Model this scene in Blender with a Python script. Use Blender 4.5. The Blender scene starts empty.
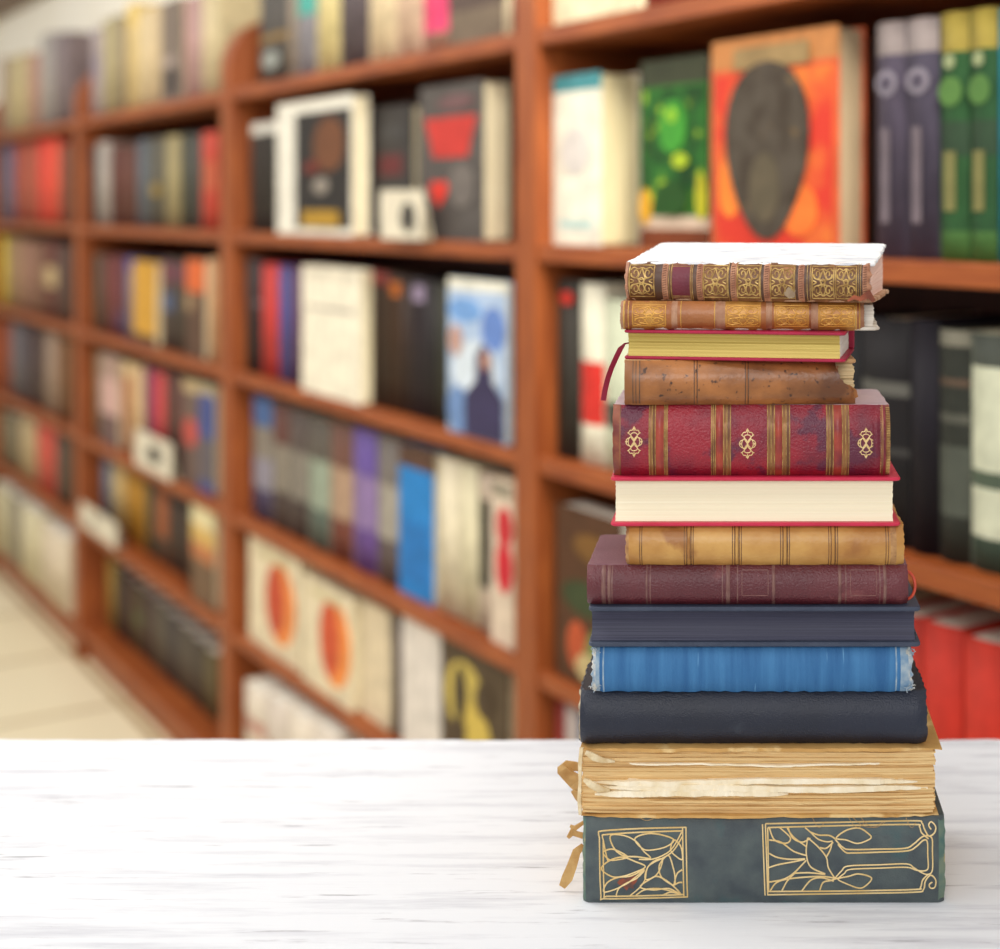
import bpy, bmesh, math, random
from mathutils import Vector, Matrix
random.seed(7)
SC = bpy.context.scene
COL = SC.collection

# ------------------------------------------------------------------ camera, world, lights, exposure
E = 1.405                     # eye height
F = 1500.0                    # focal length in pixels of the 1000 px wide frame
CX, HY = 740.0, 206.0         # principal point of the (shifted) lens
cam_d = bpy.data.cameras.new('camera')
cam = bpy.data.objects.new('camera', cam_d); COL.objects.link(cam)
cam.location = (0, 0, E); cam.rotation_euler = (math.pi / 2, 0, 0)
cam_d.sensor_width = 36; cam_d.lens = F * 36 / 1000
cam_d.shift_x = -(CX - 500) / 1000
cam_d.shift_y = -(474.5 - HY) / 1000
cam_d.clip_start = 0.05
cam_d.dof.use_dof = True
cam_d.dof.focus_distance = 0.885
cam_d.dof.aperture_fstop = (F * 36 / 1000) / 13.5
SC.camera = cam
SC.view_settings.view_transform = 'Standard'
SC.view_settings.look = 'None'
SC.view_settings.gamma = 1
SC.view_settings.use_curve_mapping = False
SC.view_settings.exposure = 0.0

world = bpy.data.worlds.new('world'); SC.world = world; world.use_nodes = True
world.node_tree.nodes['Background'].inputs[0].default_value = (0.99, 0.99, 1.0, 1)
world.node_tree.nodes['Background'].inputs[1].default_value = 0.58

def area(name, loc, target, sx, sy, power, color=(1, 1, 1)):
    l = bpy.data.lights.new(name, 'AREA'); l.shape = 'RECTANGLE'; l.size = sx; l.size_y = sy
    l.energy = power; l.color = color
    o = bpy.data.objects.new(name, l); COL.objects.link(o); o.location = loc
    o.rotation_euler = (Vector(target) - Vector(loc)).to_track_quat('-Z', 'Y').to_euler()
    return o
area('key_light_over_table', (-0.95, 0.55, 2.5), (-0.05, 0.95, 1.0), 1.0, 0.8, 5.5, (1, 0.995, 0.985))  # unseen area light, added as soft key on the stack and table
area('fill_light_front', (-0.3, -1.6, 2.3), (0.0, 0.95, 1.15), 1.6, 0.9, 30, (1, 0.995, 0.985))  # unseen fill behind the camera, added to brighten spines and page ends
area('fill_light_aisle_near', (-2.1, 1.5, 2.85), (-0.5, 2.6, 0.6), 1.4, 0.7, 22, (1, 0.95, 0.87))  # unseen fill added over the aisle to light the nearer bays
end_fill = area('fill_light_case_end', (0.45, 0.2, 2.85), (-0.6, 3.0, 1.35), 1.0, 0.6, 19, (1, 0.95, 0.87))  # unseen fill added to brighten shelf books' page edges facing the camera
end_fill.data.spread = math.radians(70)
area('fill_light_aisle_far', (-3.4, 3.4, 2.85), (-1.8, 4.2, 0.6), 1.4, 0.7, 44, (1, 0.95, 0.87))  # added out of view, brightens the far bays and wall

# ------------------------------------------------------------------ helpers
def lin(c):
    return tuple(((v / 255) / 12.92 if v / 255 <= 0.04045 else (((v / 255) + 0.055) / 1.055) ** 2.4) for v in c) + (1.0,)

MATS = {}
def mat(name, c1, c2=None, scale=20, rough=0.55, bump=0.0, bscale=200, stretch=(1, 1, 1), metal=0.0,
        lo=0.35, hi=0.65, c3=None, w3=0.62, s3=12, st3=(1, 1, 1), bstretch=(1, 1, 1), detail=4, spec=0.5, sheen=0.0):
    """procedural surface: noise mix of two colours, optional third (wear), noise bump"""
    if name in MATS: return MATS[name]
    m = bpy.data.materials.new(name); m.use_nodes = True
    nt = m.node_tree; N = nt.nodes; L = nt.links
    b = N['Principled BSDF']
    b.inputs['Roughness'].default_value = rough
    b.inputs['Metallic'].default_value = metal
    b.inputs['Specular IOR Level'].default_value = spec
    tc = N.new('ShaderNodeTexCoord')
    def noise(sc, st, det=detail, off=0.0):
        mp = N.new('ShaderNodeMapping'); mp.inputs['Scale'].default_value = st
        mp.inputs['Location'].default_value = (off, off * 1.7, off * 0.6)
        L.new(tc.outputs['Object'], mp.inputs['Vector'])
        n = N.new('ShaderNodeTexNoise'); n.inputs['Scale'].default_value = sc; n.inputs['Detail'].default_value = det
        L.new(mp.outputs[0], n.inputs['Vector'])
        return n.outputs['Fac']
    if c2 is None: c2 = tuple(max(0, v * 0.9) for v in c1)
    r = N.new('ShaderNodeValToRGB')
    r.color_ramp.elements[0].position = lo; r.color_ramp.elements[1].position = hi
    r.color_ramp.elements[0].color = lin(c1); r.color_ramp.elements[1].color = lin(c2)
    L.new(noise(scale, stretch), r.inputs[0])
    out = r.outputs[0]
    if c3 is not None:
        r3 = N.new('ShaderNodeValToRGB')
        r3.color_ramp.elements[0].position = w3; r3.color_ramp.elements[1].position = w3 + 0.07
        L.new(noise(s3, st3, 6, 3.1), r3.inputs[0])
        mx = N.new('ShaderNodeMix'); mx.data_type = 'RGBA'
        L.new(r3.outputs[0], mx.inputs[0]); L.new(out, mx.inputs[6]); mx.inputs[7].default_value = lin(c3)
        out = mx.outputs[2]
    L.new(out, b.inputs['Base Color'])
    if bump > 0:
        bp = N.new('ShaderNodeBump'); bp.inputs['Strength'].default_value = min(1, bump); bp.inputs['Distance'].default_value = 0.001
        L.new(noise(bscale, bstretch, 3, 1.3), bp.inputs['Height']); L.new(bp.outputs[0], b.inputs['Normal'])
    MATS[name] = m
    return m

def flat(c):
    if not isinstance(c, tuple): return c                                  # plain printed paper / cloth of one colour with a slight mottle
    return mat('print_%d_%d_%d' % c, c, tuple(int(v * 0.88) for v in c), scale=30, rough=0.6, spec=0.2)

def obj(name, bm, mats, parent=None, smooth=False):
    me = bpy.data.meshes.new(name)
    bmesh.ops.recalc_face_normals(bm, faces=bm.faces)
    if smooth:
        for f in bm.faces: f.smooth = True
    bm.to_mesh(me); bm.free()
    for m in (mats if isinstance(mats, (list, tuple)) else [mats]): me.materials.append(m)
    if smooth:
        try: me.set_sharp_from_angle(angle=math.radians(40))
        except Exception: pass
    o = bpy.data.objects.new(name, me); COL.objects.link(o)
    if parent is not None: o.parent = parent
    return o

def empty(name, loc, rz=0.0):
    o = bpy.data.objects.new(name, None); COL.objects.link(o)
    o.location = loc; o.rotation_euler = (0, 0, rz); o.empty_display_size = 0.05
    return o

def tag(o, label=None, cat=None, group=None, kind=None):
    if label: o['label'] = label
    if cat: o['category'] = cat
    if group: o['group'] = group
    if kind: o['kind'] = kind
    return o

def box(bm, x0, x1, y0, y1, z0, z1, mi=0, bev=0.0):
    r = bmesh.ops.create_cube(bm, size=1.0)
    for v in r['verts']:
        v.co.x = x0 + (v.co.x + 0.5) * (x1 - x0)
        v.co.y = y0 + (v.co.y + 0.5) * (y1 - y0)
        v.co.z = z0 + (v.co.z + 0.5) * (z1 - z0)
    fs = set(f for v in r['verts'] for f in v.link_faces)
    for f in fs: f.material_index = mi
    if bev > 0:
        es = list(set(e for v in r['verts'] for e in v.link_edges))
        bmesh.ops.bevel(bm, geom=es, offset=bev, segments=2, profile=0.5, affect='EDGES', material=mi)

def tube(bm, pts, r, sides=6, closed=False, mi=0, taper=None):
    pts = [Vector(p) for p in pts]
    n = len(pts)
    if n < 2: return
    rings = []
    for i, p in enumerate(pts):
        a = pts[i - 1] if (i > 0 or closed) else p
        c = pts[(i + 1) % n] if (i < n - 1 or closed) else p
        t = (c - a)
        if t.length < 1e-9: t = Vector((1, 0, 0))
        t.normalize()
        ref = Vector((0, 1, 0)) if abs(t.y) < 0.9 else Vector((1, 0, 0))
        s = t.cross(ref).normalized(); q = t.cross(s)
        rr = r * (taper(i / (n - 1)) if taper else 1)
        rings.append([bm.verts.new(p + (s * math.cos(2 * math.pi * k / sides) + q * math.sin(2 * math.pi * k / sides)) * rr) for k in range(sides)])
    m = n if closed else n - 1
    for i in range(m):
        A, B = rings[i], rings[(i + 1) % n]
        for k in range(sides):
            f = bm.faces.new((A[k], A[(k + 1) % sides], B[(k + 1) % sides], B[k])); f.material_index = mi
    if not closed:
        for R in (rings[0], rings[-1]):
            f = bm.faces.new(R); f.material_index = mi

def smooth_line(pts, n=6):
    """Catmull-Rom through 2-D points"""
    if len(pts) < 3: return [tuple(p) for p in pts]
    P = [pts[0]] + list(pts) + [pts[-1]]
    if pts[0] == pts[-1]: P = [pts[-2]] + list(pts) + [pts[1]]
    out = []
    for i in range(1, len(P) - 2):
        p0, p1, p2, p3 = P[i - 1], P[i], P[i + 1], P[i + 2]
        for k in range(n):
            t = k / n
            out.append(tuple(0.5 * (2 * p1[j] + (p2[j] - p0[j]) * t + (2 * p0[j] - 5 * p1[j] + 4 * p2[j] - p3[j]) * t * t
                                    + (3 * p1[j] - p0[j] - 3 * p2[j] + p3[j]) * t ** 3) for j in (0, 1)))
    out.append(tuple(P[-2]))
    return out

# ------------------------------------------------------------------ the setting: floor, wall, bookcase
D0 = F * 1.364 / (525 + 362)                    # the bookcase's front, where its upright stands between right and middle bays
X0 = (525 - CX) * D0 / F
UX, UY = 1102 / 1861.3, -1500 / 1861.3          # along the case, towards the viewer
NX, NY = 1500 / 1861.3, 1102 / 1861.3           # into the case
RZ = math.atan2(UY, UX)
def W(u, t, z): return Vector((X0 + UX * u + NX * t, D0 + UY * u + NY * t, z))
def u_at(px, t):
    k = (px - CX) / F
    return (k * (D0 + NY * t) - X0 - NX * t) / (UX - UY * k)
def t_at(px, u):
    k = (px - CX) / F
    return (k * (D0 + UY * u) - X0 - UX * u) / (NX - NY * k)
def d_at(u, t): return D0 + UY * u + NY * t
def px_at(u, t): return CX + F * (X0 + UX * u + NX * t) / d_at(u, t)
def z_at(py, u, t): return E - (py - HY) * d_at(u, t) / F

BAY = 1.4635
SHZ = [1.663, 1.333, 1.011, 0.685, 0.411, 0.089]     # board centres
BT = 0.026

# floor tiles
def tile_mat():
    m = bpy.data.materials.new('floor_tiles'); m.use_nodes = True
    N = m.node_tree.nodes; L = m.node_tree.links; b = N['Principled BSDF']
    tc = N.new('ShaderNodeTexCoord'); mp = N.new('ShaderNodeMapping')
    mp.inputs['Rotation'].default_value = (0, 0, 0)
    L.new(tc.outputs['Object'], mp.inputs[0])
    br = N.new('ShaderNodeTexBrick'); br.offset = 0.0; br.inputs['Scale'].default_value = 1.0
    br.inputs['Brick Width'].default_value = 0.6; br.inputs['Row Height'].default_value = 0.6
    br.inputs['Mortar Size'].default_value = 0.012; br.inputs['Mortar Smooth'].default_value = 0.2
    br.inputs['Color1'].default_value = lin((240, 230, 198)); br.inputs['Color2'].default_value = lin((234, 222, 188))
    br.inputs['Mortar'].default_value = lin((160, 138, 96))
    L.new(mp.outputs[0], br.inputs[0]); L.new(br.outputs[0], b.inputs['Base Color'])
    b.inputs['Roughness'].default_value = 0.35
    return m
bm = bmesh.new(); box(bm, -7.0, 2.2, -4.2, 0.42, -0.1, 0.0)
fl = obj('floor', bm, tile_mat()); fl.location = W(0, 0, 0); fl.rotation_euler = (0, 0, RZ); tag(fl, 'pale beige square floor tiles in the aisle beside the bookcase', 'floor', kind='structure')
bm = bmesh.new(); box(bm, -7.0, 2.2, 0.355, 0.42, 0, 2.9)
wl = obj('wall_back', bm, mat('cream_wall', (250, 244, 230), (246, 239, 222), scale=3, rough=0.8)); wl.location = W(0, 0, 0); wl.rotation_euler = (0, 0, RZ)
tag(wl, 'cream painted wall rising behind the bookcase', 'wall', kind='structure')
bm = bmesh.new(); box(bm, -7.06, -7.0, -4.2, 0.42, 0, 2.9)
wf = obj('wall_left', bm, mat('cream_wall', (250, 244, 230))); wf.location = W(0, 0, 0); wf.rotation_euler = (0, 0, RZ)
tag(wf, 'cream painted wall at the far end of the aisle', 'wall', kind='structure')
bm = bmesh.new(); box(bm, -7.0, 2.2, 0.315, 0.354, 2.335, 2.46, bev=0.004)
tr = obj('trim_1', bm, mat('dark_rail', (112, 84, 58), (96, 70, 48), scale=8, stretch=(1, 8, 8))); tr.location = W(0, 0, 0); tr.rotation_euler = (0, 0, RZ)
tag(tr, 'brown wooden rail running along the cream wall above the bookcase', 'trim', kind='structure')

wood = mat('cherry_wood', (156, 82, 36), (130, 62, 26), scale=9, stretch=(1, 6, 6), rough=0.5, spec=.3, bump=0.15, bscale=60, bstretch=(1, 8, 8))
woodv = mat('cherry_wood_upright', (154, 82, 38), (130, 64, 28), scale=9, stretch=(6, 6, 1), rough=0.5, spec=.3, bump=0.15, bscale=60, bstretch=(8, 8, 1))
woodb = mat('cherry_wood_back', (104, 58, 40), (90, 48, 33), scale=9, stretch=(6, 6, 1), rough=0.6)

UP = 0.032                                      # thickness of one side panel
def bookcase(k, label):
    """unit whose front runs from local x = -BAY/2 to BAY/2"""
    root = empty('bookcase', W((k + 0.5) * BAY, 0, 0), RZ)
    tag(root, label, 'bookcase', 'bookcase units along the wall')
    h = BAY / 2
    ztop = SHZ[0] + BT / 2
    for s in (-1, 1):
        xa, xb = (-h, -h + UP) if s < 0 else (h - UP, h)
        xa += 0.0006; xb -= 0.0006
        bm = bmesh.new()
        # side panel outline in (y, z): straight below, quarter-round above the top board
        prof = [(0.0, 0.0), (0.0, ztop + 0.05)]
        for i in range(1, 9):
            a = i / 8 * math.pi / 2
            prof.append((0.12 - 0.12 * math.cos(a), ztop + 0.05 + 0.12 * math.sin(a)))
        prof += [(0.33, ztop + 0.17), (0.33, 0.0)]
        A = [bm.verts.new((xa, y, z)) for y, z in prof]; B = [bm.verts.new((xb, y, z)) for y, z in prof]
        bm.faces.new(A); bm.faces.new(B[::-1])
        for i in range(len(prof)):
            j = (i + 1) % len(prof); bm.faces.new((A[i], A[j], B[j], B[i]))
        obj('side_panel', bm, woodv, root)
    for z in SHZ:
        bm = bmesh.new(); box(bm, -h + UP, h - UP, 0.004, 0.32, z - BT / 2, z + BT / 2, bev=0.002)
        obj('shelf', bm, wood, root)
    bm = bmesh.new(); box(bm, -h + UP, h - UP, 0.32, 0.33, 0.0, ztop)
    obj('back_panel', bm, woodb, root)
    bm = bmesh.new(); box(bm, -h + UP, h - UP, 0.03, 0.05, 0.0, SHZ[5] - BT / 2)
    obj('plinth', bm, wood, root)
    return root
bookcase(0, 'nearest bay of the reddish brown bookcase, behind the stack of old books')
bookcase(-1, 'middle bay of the reddish brown bookcase, holding two covers with orange ovals')
bookcase(-2, 'left bay of the reddish brown bookcase, with small white cards on its shelf edges')
bookcase(-3, 'far left end bay of the reddish brown bookcase, holding a bright red book')

# ------------------------------------------------------------------ shelf books
PAGE = mat('shelf_pages', (226, 214, 180), (212, 198, 160), scale=60, stretch=(8, 8, 0.3), rough=0.8)
PAGEW = mat('shelf_pages_white', (244, 240, 226), (232, 226, 208), scale=60, stretch=(8, 8, 0.3), rough=0.8)
ORD = ['first', 'second', 'third', 'fourth', 'fifth', 'sixth', 'seventh', 'eighth', 'ninth', 'tenth', 'eleventh', 'twelfth',
       'thirteenth', 'fourteenth', 'fifteenth', 'sixteenth']

def art_shape(bm, kind, cx, cz, rx, rz, y, mi):
    """flat printed motif on a front cover: thin raised outline shape"""
    if kind == 'oval':
        P = [(cx + rx * math.cos(a), cz + rz * math.sin(a)) for a in [i * 2 * math.pi / 28 for i in range(28)]]
    elif kind == 'egg':
        P = [(cx + rx * math.cos(a) * (1 + 0.22 * math.sin(a)), cz + rz * math.sin(a)) for a in [i * 2 * math.pi / 32 for i in range(32)]]
    elif kind == 'rect':
        P = [(cx - rx, cz - rz), (cx + rx, cz - rz), (cx + rx, cz + rz), (cx - rx, cz + rz)]
    elif kind == 'drop':
        P = [(cx, cz - rz), (cx + rx * 0.7, cz - rz * 0.2), (cx + rx, cz + rz * 0.5), (cx + rx * 0.5, cz + rz), (cx, cz + rz * 0.7),
             (cx - rx * 0.5, cz + rz), (cx - rx, cz + rz * 0.5), (cx - rx * 0.7, cz - rz * 0.2)]
    elif kind == 'bust':
        P = [(cx - rx, cz - rz), (cx + rx, cz - rz), (cx + rx, cz - rz * 0.1), (cx + rx * 0.45, cz + rz * 0.2), (cx + rx * 0.4, cz + rz * 0.75),
             (cx, cz + rz), (cx - rx * 0.4, cz + rz * 0.75), (cx - rx * 0.4, cz + rz * 0.2), (cx - rx, cz - rz * 0.15)]
    elif kind == 'trap':
        P = [(cx - rx * 0.65, cz - rz), (cx + rx * 0.65, cz - rz), (cx + rx * 0.8, cz), (cx + rx, cz + rz), (cx - rx, cz + rz), (cx - rx * 0.8, cz)]
    A = [bm.verts.new((x, y, z)) for x, z in P]; B = [bm.verts.new((x, y - 0.0006, z)) for x, z in P]
    for lst in (A[::-1], B):
        f = bm.faces.new(lst); f.material_index = mi
    for i in range(len(P)):
        j = (i + 1) % len(P); f = bm.faces.new((A[i], A[j], B[j], B[i])); f.material_index = mi

def shelf_book(u0, u1, t, z, h, th, kind, base, bands=(), art=(), page=None, name='book'):
    """kind 'spine': th is depth into the case; kind 'face': front cover outwards, th the thickness."""
    w = u1 - u0
    root = empty(name, W((u0 + u1) / 2, t, z), RZ)
    mats = [flat(base)]; idx = {base: 0}
    def mi(c):
        if c not in idx: idx[c] = len(mats); mats.append(flat(c))
        return idx[c]
    cuts = [0.0]; cols = []
    p = 0.0
    for a, b, c in sorted(bands):
        if a > p + 1e-4: cuts.append(a); cols.append(base)
        cuts.append(b); cols.append(c); p = b
    if p < 1 - 1e-4: cuts.append(1.0); cols.append(base)
    bd = min(0.003, w * 0.12) if kind == 'spine' else 0.003
    bm = bmesh.new()
    if kind == 'spine':
        n = 6; bul = min(0.008, w * 0.3)
        g = [[None] * len(cuts) for _ in range(n + 1)]
        gi = [[None] * len(cuts) for _ in range(n + 1)]
        for i in range(n + 1):
            q = i / n * 2 - 1
            for j, c in enumerate(cuts):
                g[i][j] = bm.verts.new((q * w / 2, bul * q * q, c * h))
                gi[i][j] = bm.verts.new((q * (w / 2 - bd), bul * q * q * 0.9 + 0.003, c * h))
        for i in range(n):
            for j in range(len(cuts) - 1):
                f = bm.faces.new((g[i][j], g[i + 1][j], g[i + 1][j + 1], g[i][j + 1])); f.material_index = mi(cols[j])
                f.smooth = True
                bm.faces.new((gi[i][j], gi[i][j + 1], gi[i + 1][j + 1], gi[i + 1][j]))
            for j in (0, len(cuts) - 1):
                bm.faces.new((g[i][j], g[i + 1][j], gi[i + 1][j], gi[i][j]))
        box(bm, -w / 2, -w / 2 + bd, bul * 0.98, th, 0, h)
        box(bm, w / 2 - bd, w / 2, bul * 0.98, th, 0, h)
        cover = obj('cover', bm, mats, root)
        bm = bmesh.new(); box(bm, -w / 2 + bd, w / 2 - bd, bul + 0.003, th - 0.005, 0.003, h - 0.004)
        obj('page_block', bm, page or PAGE, root)
    else:
        for j in range(len(cuts) - 1):
            box(bm, -w / 2, w / 2, 0, 0.003, cuts[j] * h, cuts[j + 1] * h, mi(cols[j]))
        box(bm, -w / 2, w / 2, th - 0.003, th, 0, h)
        box(bm, -w / 2, -w / 2 + 0.003, 0.003, th - 0.003, 0, h)
        cover = obj('cover', bm, mats, root)
        bm = bmesh.new(); box(bm, -w / 2 + 0.003, w / 2 - 0.004, 0.003, th - 0.003, 0.003, h - 0.004)
        obj('page_block', bm, page or PAGE, root)
    for k, (shape, cx, cz, rx, rz, c) in enumerate(art):
        bm = bmesh.new(); art_shape(bm, shape, cx * w - w / 2, cz * h, rx * w, rz * h, -0.0002 - 0.0007 * k, 0)
        obj('cover_print', bm, flat(c), root)
    return root

BAYNAME = {'A': 'right', 'B': 'middle', 'C': 'left', 'D': 'far left'}
ROWNAME = ['top', 'second', 'third', 'fourth', 'fifth', 'bottom']
def row(bay, r, books, t=0.03):
    """books: (x0, x1, top_y or height, colour, look, options) left to right; pixel columns of the front give the place along the shelf"""
    z = SHZ[r] + BT / 2 + 0.0006
    lo_u = {'A': 0, 'B': -BAY, 'C': -2 * BAY, 'D': -3 * BAY}[bay] + UP + 0.002
    prev = lo_u
    if t > 0.03:                                  # a recessed row begins behind the upright
        a, b = books[0][0], books[-1][1]; a2 = max(a, px_at(lo_u, t) + 0.3)
        books = [((x0 - a) / (b - a) * (b - a2) + a2, (x1 - a) / (b - a) * (b - a2) + a2, *rest) for x0, x1, *rest in books]
    for i, (x0, x1, top, c, look, *op) in enumerate(books):
        op = op[0] if op else {}
        tt = op.get('t', t)
        u0 = max(u_at(x0, tt), prev + 0.0004); u1 = u_at(x1, tt)
        u1 = min(u1, lo_u + BAY - 2 * UP - 0.004)
        um = (u0 + u1) / 2
        h = (z_at(top, um, tt) - z) if top > 1 else top
        if r > 0: h = min(h, SHZ[r - 1] - BT / 2 - z - 0.008)
        kind = op.get('kind', 'spine')
        if kind == 'face':
            th = op.get('th') or max(0.008, t_at(op['xe'], u1) - tt)
        else:
            th = op.get('th', min(0.2, h * 0.72))
        if len(look.split()) > (6 if bay == 'D' else 7): print('LONG', look)
        b = shelf_book(u0, u1, tt, z, h, th, kind, c, op.get('bands', ()), op.get('art', ()), op.get('page'))
        tag(b, '%s, %s from left in the %s row, %s bay' % (look, ORD[i], ROWNAME[r], BAYNAME[bay]), 'book',
            'books in the %s row of the %s bay' % (ROWNAME[r], BAYNAME[bay]))
        prev = u1

LEAFY = mat('leafy_print', (40, 100, 36), (20, 58, 22), scale=26, c3=(150, 182, 40), w3=.56, s3=22, rough=.6, spec=.2, lo=.42, hi=.58)
FIERY = mat('fiery_print', (196, 54, 38), (210, 112, 48), scale=11, rough=.6, spec=.2, lo=.45, hi=.62)
SMOKY = mat('smoky_print', (58, 48, 38), (76, 68, 58), scale=24, rough=.6, spec=.2, lo=.4, hi=.6, c3=(112, 88, 50), w3=.62, s3=30)
FC = dict(kind='face')
CRM = (232, 218, 180)
# --- right bay
row('A', 0, [
    (541, 640, 0.27, (236, 224, 186), 'big cream book', dict(kind='face', th=0.06)),
    (642, 700, 0.24, (150, 60, 50), 'dark red book'), (702, 770, 0.26, (70, 72, 80), 'grey book')])
row('A', 1, [
    (543, 600, 74, (238, 232, 212), 'white cover with a teal head', dict(kind='face', xe=640, page=mat('pages_tan', (224, 210, 166), (214, 198, 150), scale=60, stretch=(8, 8, .3), rough=.8),
        bands=[(0.9, 1, (70, 140, 146))], art=[('rect', .5, .12, .35, .03, (190, 214, 205)), ('oval', .5, .55, .3, .14, (216, 208, 200))])),
    (641, 708, 58, (52, 108, 40), 'green and yellow cover', dict(kind='face', th=.03, t=.05,
        bands=[(0, .1, (120, 60, 30)), (.1, .17, (206, 184, 160)), (.86, 1, (62, 66, 46))],
        art=[('rect', .5, .52, .46, .32, LEAFY), ('oval', .08, .22, .1, .1, (216, 160, 40)), ('oval', .92, .27, .08, .12, (190, 184, 40)), ('oval', .5, .64, .2, .14, (66, 150, 50)),
             ('oval', .62, .46, .12, .04, (168, 190, 44)), ('oval', .5, .7, .08, .04, (140, 190, 50)), ('oval', .5, .26, .26, .09, (36, 78, 28))])),
    (712, 838, 34, (206, 92, 52), 'orange red cover with dark egg shape', dict(kind='face', xe=866, page=mat('pages_grey', (186, 164, 130), (176, 152, 118), scale=60, stretch=(8, 8, .3), rough=.8),
        bands=[(.86, 1, (196, 130, 74))],
        art=[('rect', .5, .42, .46, .41, FIERY), ('oval', .16, .3, .1, .14, (240, 130, 50)), ('oval', .72, .2, .14, .12, (236, 116, 48)), ('rect', .5, .9, .3, .05, (150, 124, 82)),
             ('egg', .47, .47, .33, .41, SMOKY), ('oval', .46, .3, .12, .16, (92, 82, 64))])),
    (872, 901, 22, (78, 70, 84), 'grey violet spine with a pale ring', dict(bands=[(.86, 1, (140, 128, 124))], art=[('oval', .5, .74, .36, .055, (132, 124, 134)), ('oval', .5, .74, .2, .03, (80, 72, 86)), ('rect', .5, .35, .14, .2, (110, 98, 104))])),
    (902, 934, 18, (74, 68, 82), 'grey violet spine with a pale ring', dict(bands=[(.86, 1, (146, 134, 130))], art=[('oval', .5, .74, .36, .055, (132, 124, 134)), ('oval', .5, .74, .2, .03, (80, 72, 86)), ('rect', .5, .35, .14, .2, (110, 98, 104))])),
    (936, 965, 12, (40, 78, 42), 'green spine with a yellow head', dict(bands=[(0, .12, (70, 108, 54)), (.42, .56, (46, 66, 46)), (.84, 1, (150, 132, 58))], art=[('oval', .5, .68, .4, .06, (84, 122, 60)), ('rect', .5, .32, .2, .12, (120, 116, 70)), ('oval', .5, .8, .2, .03, (140, 148, 108))])),
    (966, 993, 8, (38, 74, 42), 'green spine with a yellow head', dict(bands=[(0, .12, (70, 108, 54)), (.42, .56, (46, 66, 46)), (.84, 1, (152, 134, 58))], art=[('oval', .5, .68, .4, .06, (80, 118, 58)), ('rect', .5, .32, .2, .12, (120, 116, 70)), ('oval', .5, .8, .2, .03, (140, 148, 108))])),
    (994, 1024, 6, (24, 122, 140), 'teal blue spine')])
row('A', 2, [
    (553, 576, 280, (54, 50, 44), 'dark spine with a red spot', dict(art=[('oval', .6, .9, .3, .04, (190, 50, 40))])),
    (577, 600, 284, (226, 220, 196), 'white spine with a red lower part', dict(bands=[(.22, .57, (206, 50, 42))])),
    (601, 630, 300, (196, 200, 172), 'pale green grey spine', dict(bands=[(.25, .4, (60, 64, 54))])),
    (631, 690, 310, (26, 22, 24), 'black spine'), (691, 750, 312, (24, 20, 22), 'black spine'), (751, 805, 316, (28, 26, 26), 'charcoal spine'), (806, 856, 318, (22, 20, 22), 'black spine'),
    (857, 905, 318, (26, 23, 25), 'black spine with grey lettering', dict(bands=[(.66, .72, (92, 90, 84)), (.4, .43, (60, 58, 56))])),
    (906, 934, 320, (22, 18, 26), 'plain black spine'),
    (935, 966, 330, (46, 48, 42), 'dark grey green spine with lettering', dict(bands=[(.93, 1, (120, 116, 100)), (.76, .79, (92, 74, 60)), (.6, .64, (84, 84, 74)), (.2, .5, (80, 84, 74))])),
    (967, 1008, 334, (204, 206, 180), 'pale cream spine with dark patches', dict(bands=[(0, .14, (60, 74, 62)), (.35, .42, (80, 92, 76)), (.86, 1, (70, 74, 66))]))])
row('A', 3, [
    (544, 610, 512, (86, 56, 36), 'dark cover with orange and green patches', dict(kind='face', th=.05, t=.02, page=PAGEW,
        art=[('oval', .5, .5, .4, .1, (62, 72, 44)), ('oval', .35, .22, .16, .14, (186, 84, 48)), ('oval', .7, .2, .22, .16, (110, 128, 74)), ('oval', .6, .8, .3, .08, (120, 84, 40)), ('oval', .55, .12, .2, .08, (190, 170, 120))])),
    (612, 680, 560, (100, 70, 50), 'brown book'), (682, 750, 570, (120, 50, 40), 'dark red book'), (752, 820, 580, (140, 40, 34), 'red book'), (822, 880, 600, (168, 46, 36), 'red book'),
    (882, 914, 614, (176, 50, 38), 'bright red spine with white page tops', dict(page=PAGEW)),
    (915, 955, 624, (196, 52, 38), 'bright red spine with white page tops', dict(page=PAGEW)),
    (957, 1000, 640, (200, 54, 38), 'bright red spine with white page tops', dict(page=PAGEW)),
    (1002, 1040, 655, (190, 50, 38), 'bright red spine with white page tops', dict(page=PAGEW))], t=0.035)
row('A', 4, [
    (548, 560, 690, (150, 56, 50), 'dull red spine'), (561, 574, 700, (196, 180, 170), 'pale grey spine', dict(bands=[(.3, .6, (170, 60, 60))])), (575, 592, 705, (80, 110, 140), 'blue spine')])
# --- middle bay
row('B', 0, [
    (257, 285, 0.26, (78, 72, 66), 'dark grey spine with a pale emblem', dict(bands=[(.36, .42, (140, 110, 60))], art=[('oval', .5, .2, .3, .08, (150, 154, 146))])),
    (286, 293, 0.24, (146, 130, 112), 'thin grey brown spine'),
    (294, 313, 0.27, (140, 136, 140), 'teal topped spine with grey foot', dict(bands=[(.48, 1, (74, 164, 150))])),
    (314, 336, 0.26, (214, 196, 136), 'yellow cream spine'),
    (337, 365, 0.27, (92, 80, 82), 'dark grey violet spine'),
    (366, 392, 0.28, (230, 208, 168), 'cream spine'), (393, 418, 0.27, (220, 188, 160), 'pinkish cream spine'),
    (420, 448, 0.28, (218, 60, 104), 'bright pink spine', dict(bands=[(0, .12, (150, 110, 90)), (.12, .18, (226, 70, 112))])),
    (449, 503, 0.27, (92, 74, 66), 'dark cover with red at its top', dict(kind='face', xe=515, bands=[(0, .22, (116, 100, 82))], art=[('drop', .3, .75, .22, .16, (206, 66, 50)), ('rect', .7, .52, .24, .04, (140, 60, 48))]))])
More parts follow.
